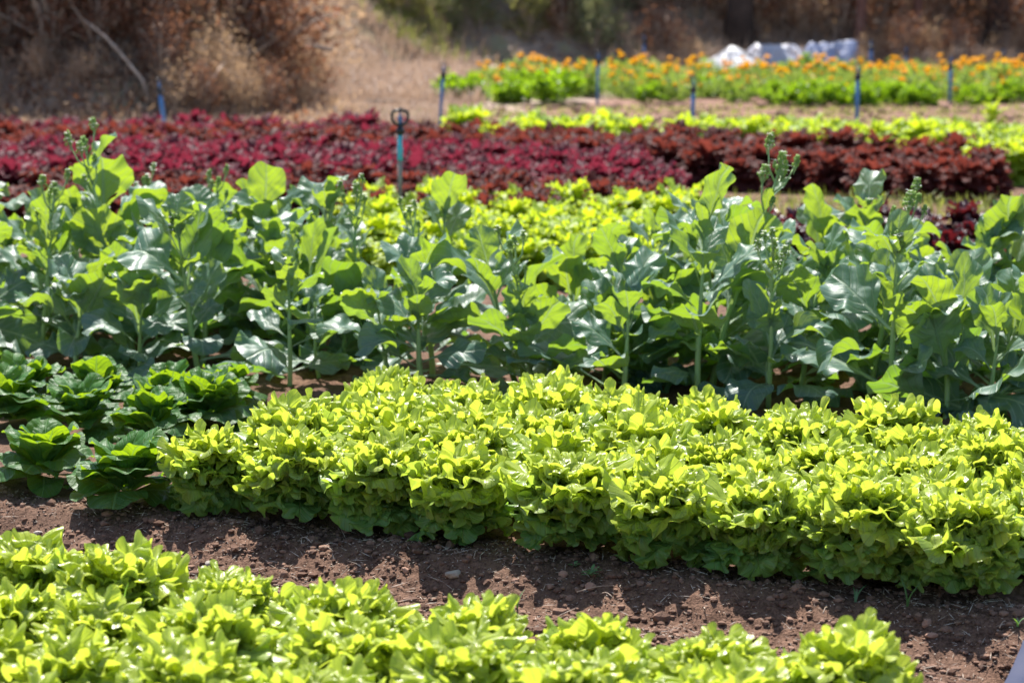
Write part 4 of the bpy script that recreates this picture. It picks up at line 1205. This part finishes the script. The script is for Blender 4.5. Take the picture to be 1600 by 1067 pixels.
def weed_grass(px, py, n, h, label, seed, lean=0.7):
    p = on_ground(px, py); rg = np.random.default_rng(seed)
    t0 = thing('grass_tuft', label, 'weed', (p[0], p[1], gz(*p) - 0.002), 0)
    for i in range(n):
        J = Join()
        a = rg.random() * 6.28; hh = h * rg.uniform(0.6, 1.1); le = lean * rg.uniform(0.3, 1.2)
        t = np.linspace(0, 1, 7)
        path = np.stack([np.cos(a) * hh * le * t ** 1.8, np.sin(a) * hh * le * t ** 1.8, hh * (t - 0.35 * le * t ** 3)], 1)
        sd_ = np.array([-math.sin(a), math.cos(a), 0]); w = 0.0028 * (1 - t ** 2.2)[:, None] + 0.0003
        V = np.concatenate([path - sd_ * w, path + sd_ * w + (0, 0, 0.0004)])
        k = np.arange(6); J.add(V, np.stack([k, k + 1, k + 8, k + 7], -1))
        part('blade', J.build('blade', M['weed']), t0)
weed_grass(1418, 948, 5, 0.085, 'upright green grass sprout alone in front of the right middle bed', 1)
weed_grass(1337, 940, 3, 0.055, 'small thin grass sprout left of the upright one', 2)
weed_grass(808, 950, 3, 0.075, 'thin grass blade between foreground lettuces and the stones', 3, 0.4)
weed_grass(300, 920, 3, 0.05, 'tiny grass shoot behind the third foreground lettuce', 4, 0.5)
weed_grass(188, 1040, 6, 0.25, 'pale grass clump growing among the foreground lettuces at left', 5, 0.6)
weed_grass(1270, 900, 3, 0.05, 'short grass shoot under the middle bed at right', 6)
weed_grass(1590, 980, 3, 0.03, 'tiny yellowish sprout near right photo edge on the path', 7)

WL = leaf_mesh('weed leaf', M['weed'], L=0.022, W=0.013, pet=0.2, k=3, amp=0.0008, lobe=0.0, bend=25, cup=0.2, nr=3, ns=18)
WN = leaf_mesh('narrow weed leaf', M['weed'], L=0.026, W=0.007, pet=0.2, k=3, amp=0.0008, lobe=0.15, bend=30, cup=0.2, nr=3, ns=18)
def weed_leafy(px, py, n, me, label, s=1.0, seed=1):
    p = on_ground(px, py); rg = np.random.default_rng(seed)
    t0 = thing('weed', label, 'weed', (p[0], p[1], gz(*p)), 0)
    for i in range(n):
        part('leaf', me, t0, (0, 0, 0.002 + 0.0009 * i), (0, -rg.uniform(0.1, 0.9), i * 2.4), s * rg.uniform(0.7, 1.1), (0.5, 0, 0, 1))
weed_leafy(897, 884, 4, WL, 'two leaved green seedling below the middle bed', 0.8, 1)
weed_leafy(924, 902, 16, WN, 'bluish feathery weed rosette below the middle bed', 1.1, 2)
weed_leafy(1094, 884, 12, WN, 'feathery weed under the fifth frilly lettuce edge', 1.1, 3)
weed_leafy(1325, 907, 6, WL, 'green seedling left of the upright grass sprout', 0.9, 4)
weed_leafy(1446, 904, 6, WL, 'green seedling under the right frilly lettuces', 1.0, 5)
weed_leafy(105, 766, 5, WL, 'small seedling between the two front dark lettuces', 1.1, 6)
weed_leafy(134, 772, 4, WL, 'round leaved seedling beside the second dark lettuce', 1.3, 7)

def straw(px, py, length, ang, label, bend=0.15, r=0.0014, seed=1):
    p = on_ground(px, py); rg = np.random.default_rng(seed)
    t = np.linspace(-0.5, 0.5, 6)
    V, F = tube_arrays(np.stack([t * length * math.cos(ang), t * length * math.sin(ang), 0.012 * np.cos(t * 3) + bend * length * t * t], 1), np.linspace(r, r * 0.6, 6), 5)
    tag(part('straw_stalk', mesh('straw', V, F, M['twig']), None, (p[0], p[1], gz(*p) + 0.003)), label, 'straw')
straw(935, 930, 0.12, 0.5, 'longest dry stalk in front of the middle bed, right of centre')
straw(948, 935, 0.05, -0.9, 'short dry stalk crossing the longest one')
straw(1165, 908, 0.07, 0.9, 'dry stalk bent below the sixth front lettuce', 0.5)
straw(1290, 958, 0.05, 1.2, 'pale straw on the sunlit path in the middle right')
straw(1548, 1030, 0.05, 1.35, 'pale straw near the slate plastic corner')
straw(1568, 980, 0.05, 1.0, 'thin straw near the right photo edge on the path')
straw(1330, 984, 0.05, -0.3, 'flat straw behind the last foreground lettuce')
straw(478, 848, 0.06, -1.0, 'pale thin straw below the second front lettuce')
straw(510, 862, 0.05, -0.7, 'slanting thin straw right of the one below the second lettuce')

# slate blue plastic corner at the lower right
def plastic_corner():
    a, b = at(1572, 1067, -0.03), at(1604, 1000, -0.03)
    d = (b - a) / np.linalg.norm(b - a); n = np.array([d[1], -d[0]])
    nu, nv = 40, 24
    u, v = np.meshgrid(np.linspace(-0.25, 0.28, nu), np.linspace(0, 0.7, nv), indexing='ij')
    X = a[0] + d[0] * u + n[0] * v; Y = a[1] + d[1] * u + n[1] * v
    Z = ground_base(X, Y) + 0.045 + 0.014 * fbm(X * 12, Y * 12, 2) + 0.012 * np.exp(-(v / 0.02) ** 2)
    i, j = np.meshgrid(np.arange(nu - 1), np.arange(nv - 1), indexing='ij')
    Q = np.stack([i * nv + j, i * nv + j + 1, (i + 1) * nv + j + 1, (i + 1) * nv + j], -1).reshape(-1, 4)
    o0 = np.array([X.mean(), Y.mean(), Z.min()])
    o = part('plastic_sheet', mesh('plastic sheet', np.stack([X, Y, Z], -1).reshape(-1, 3) - o0, Q, M['slate_sheet']), None, o0)
    md = o.modifiers.new('thickness', 'SOLIDIFY'); md.thickness = 0.012
    tag(o, 'slate blue plastic sheet edge lying on the path at lower right corner', 'plastic sheet')
plastic_corner()
print('OBJECTS', len(bpy.data.objects))
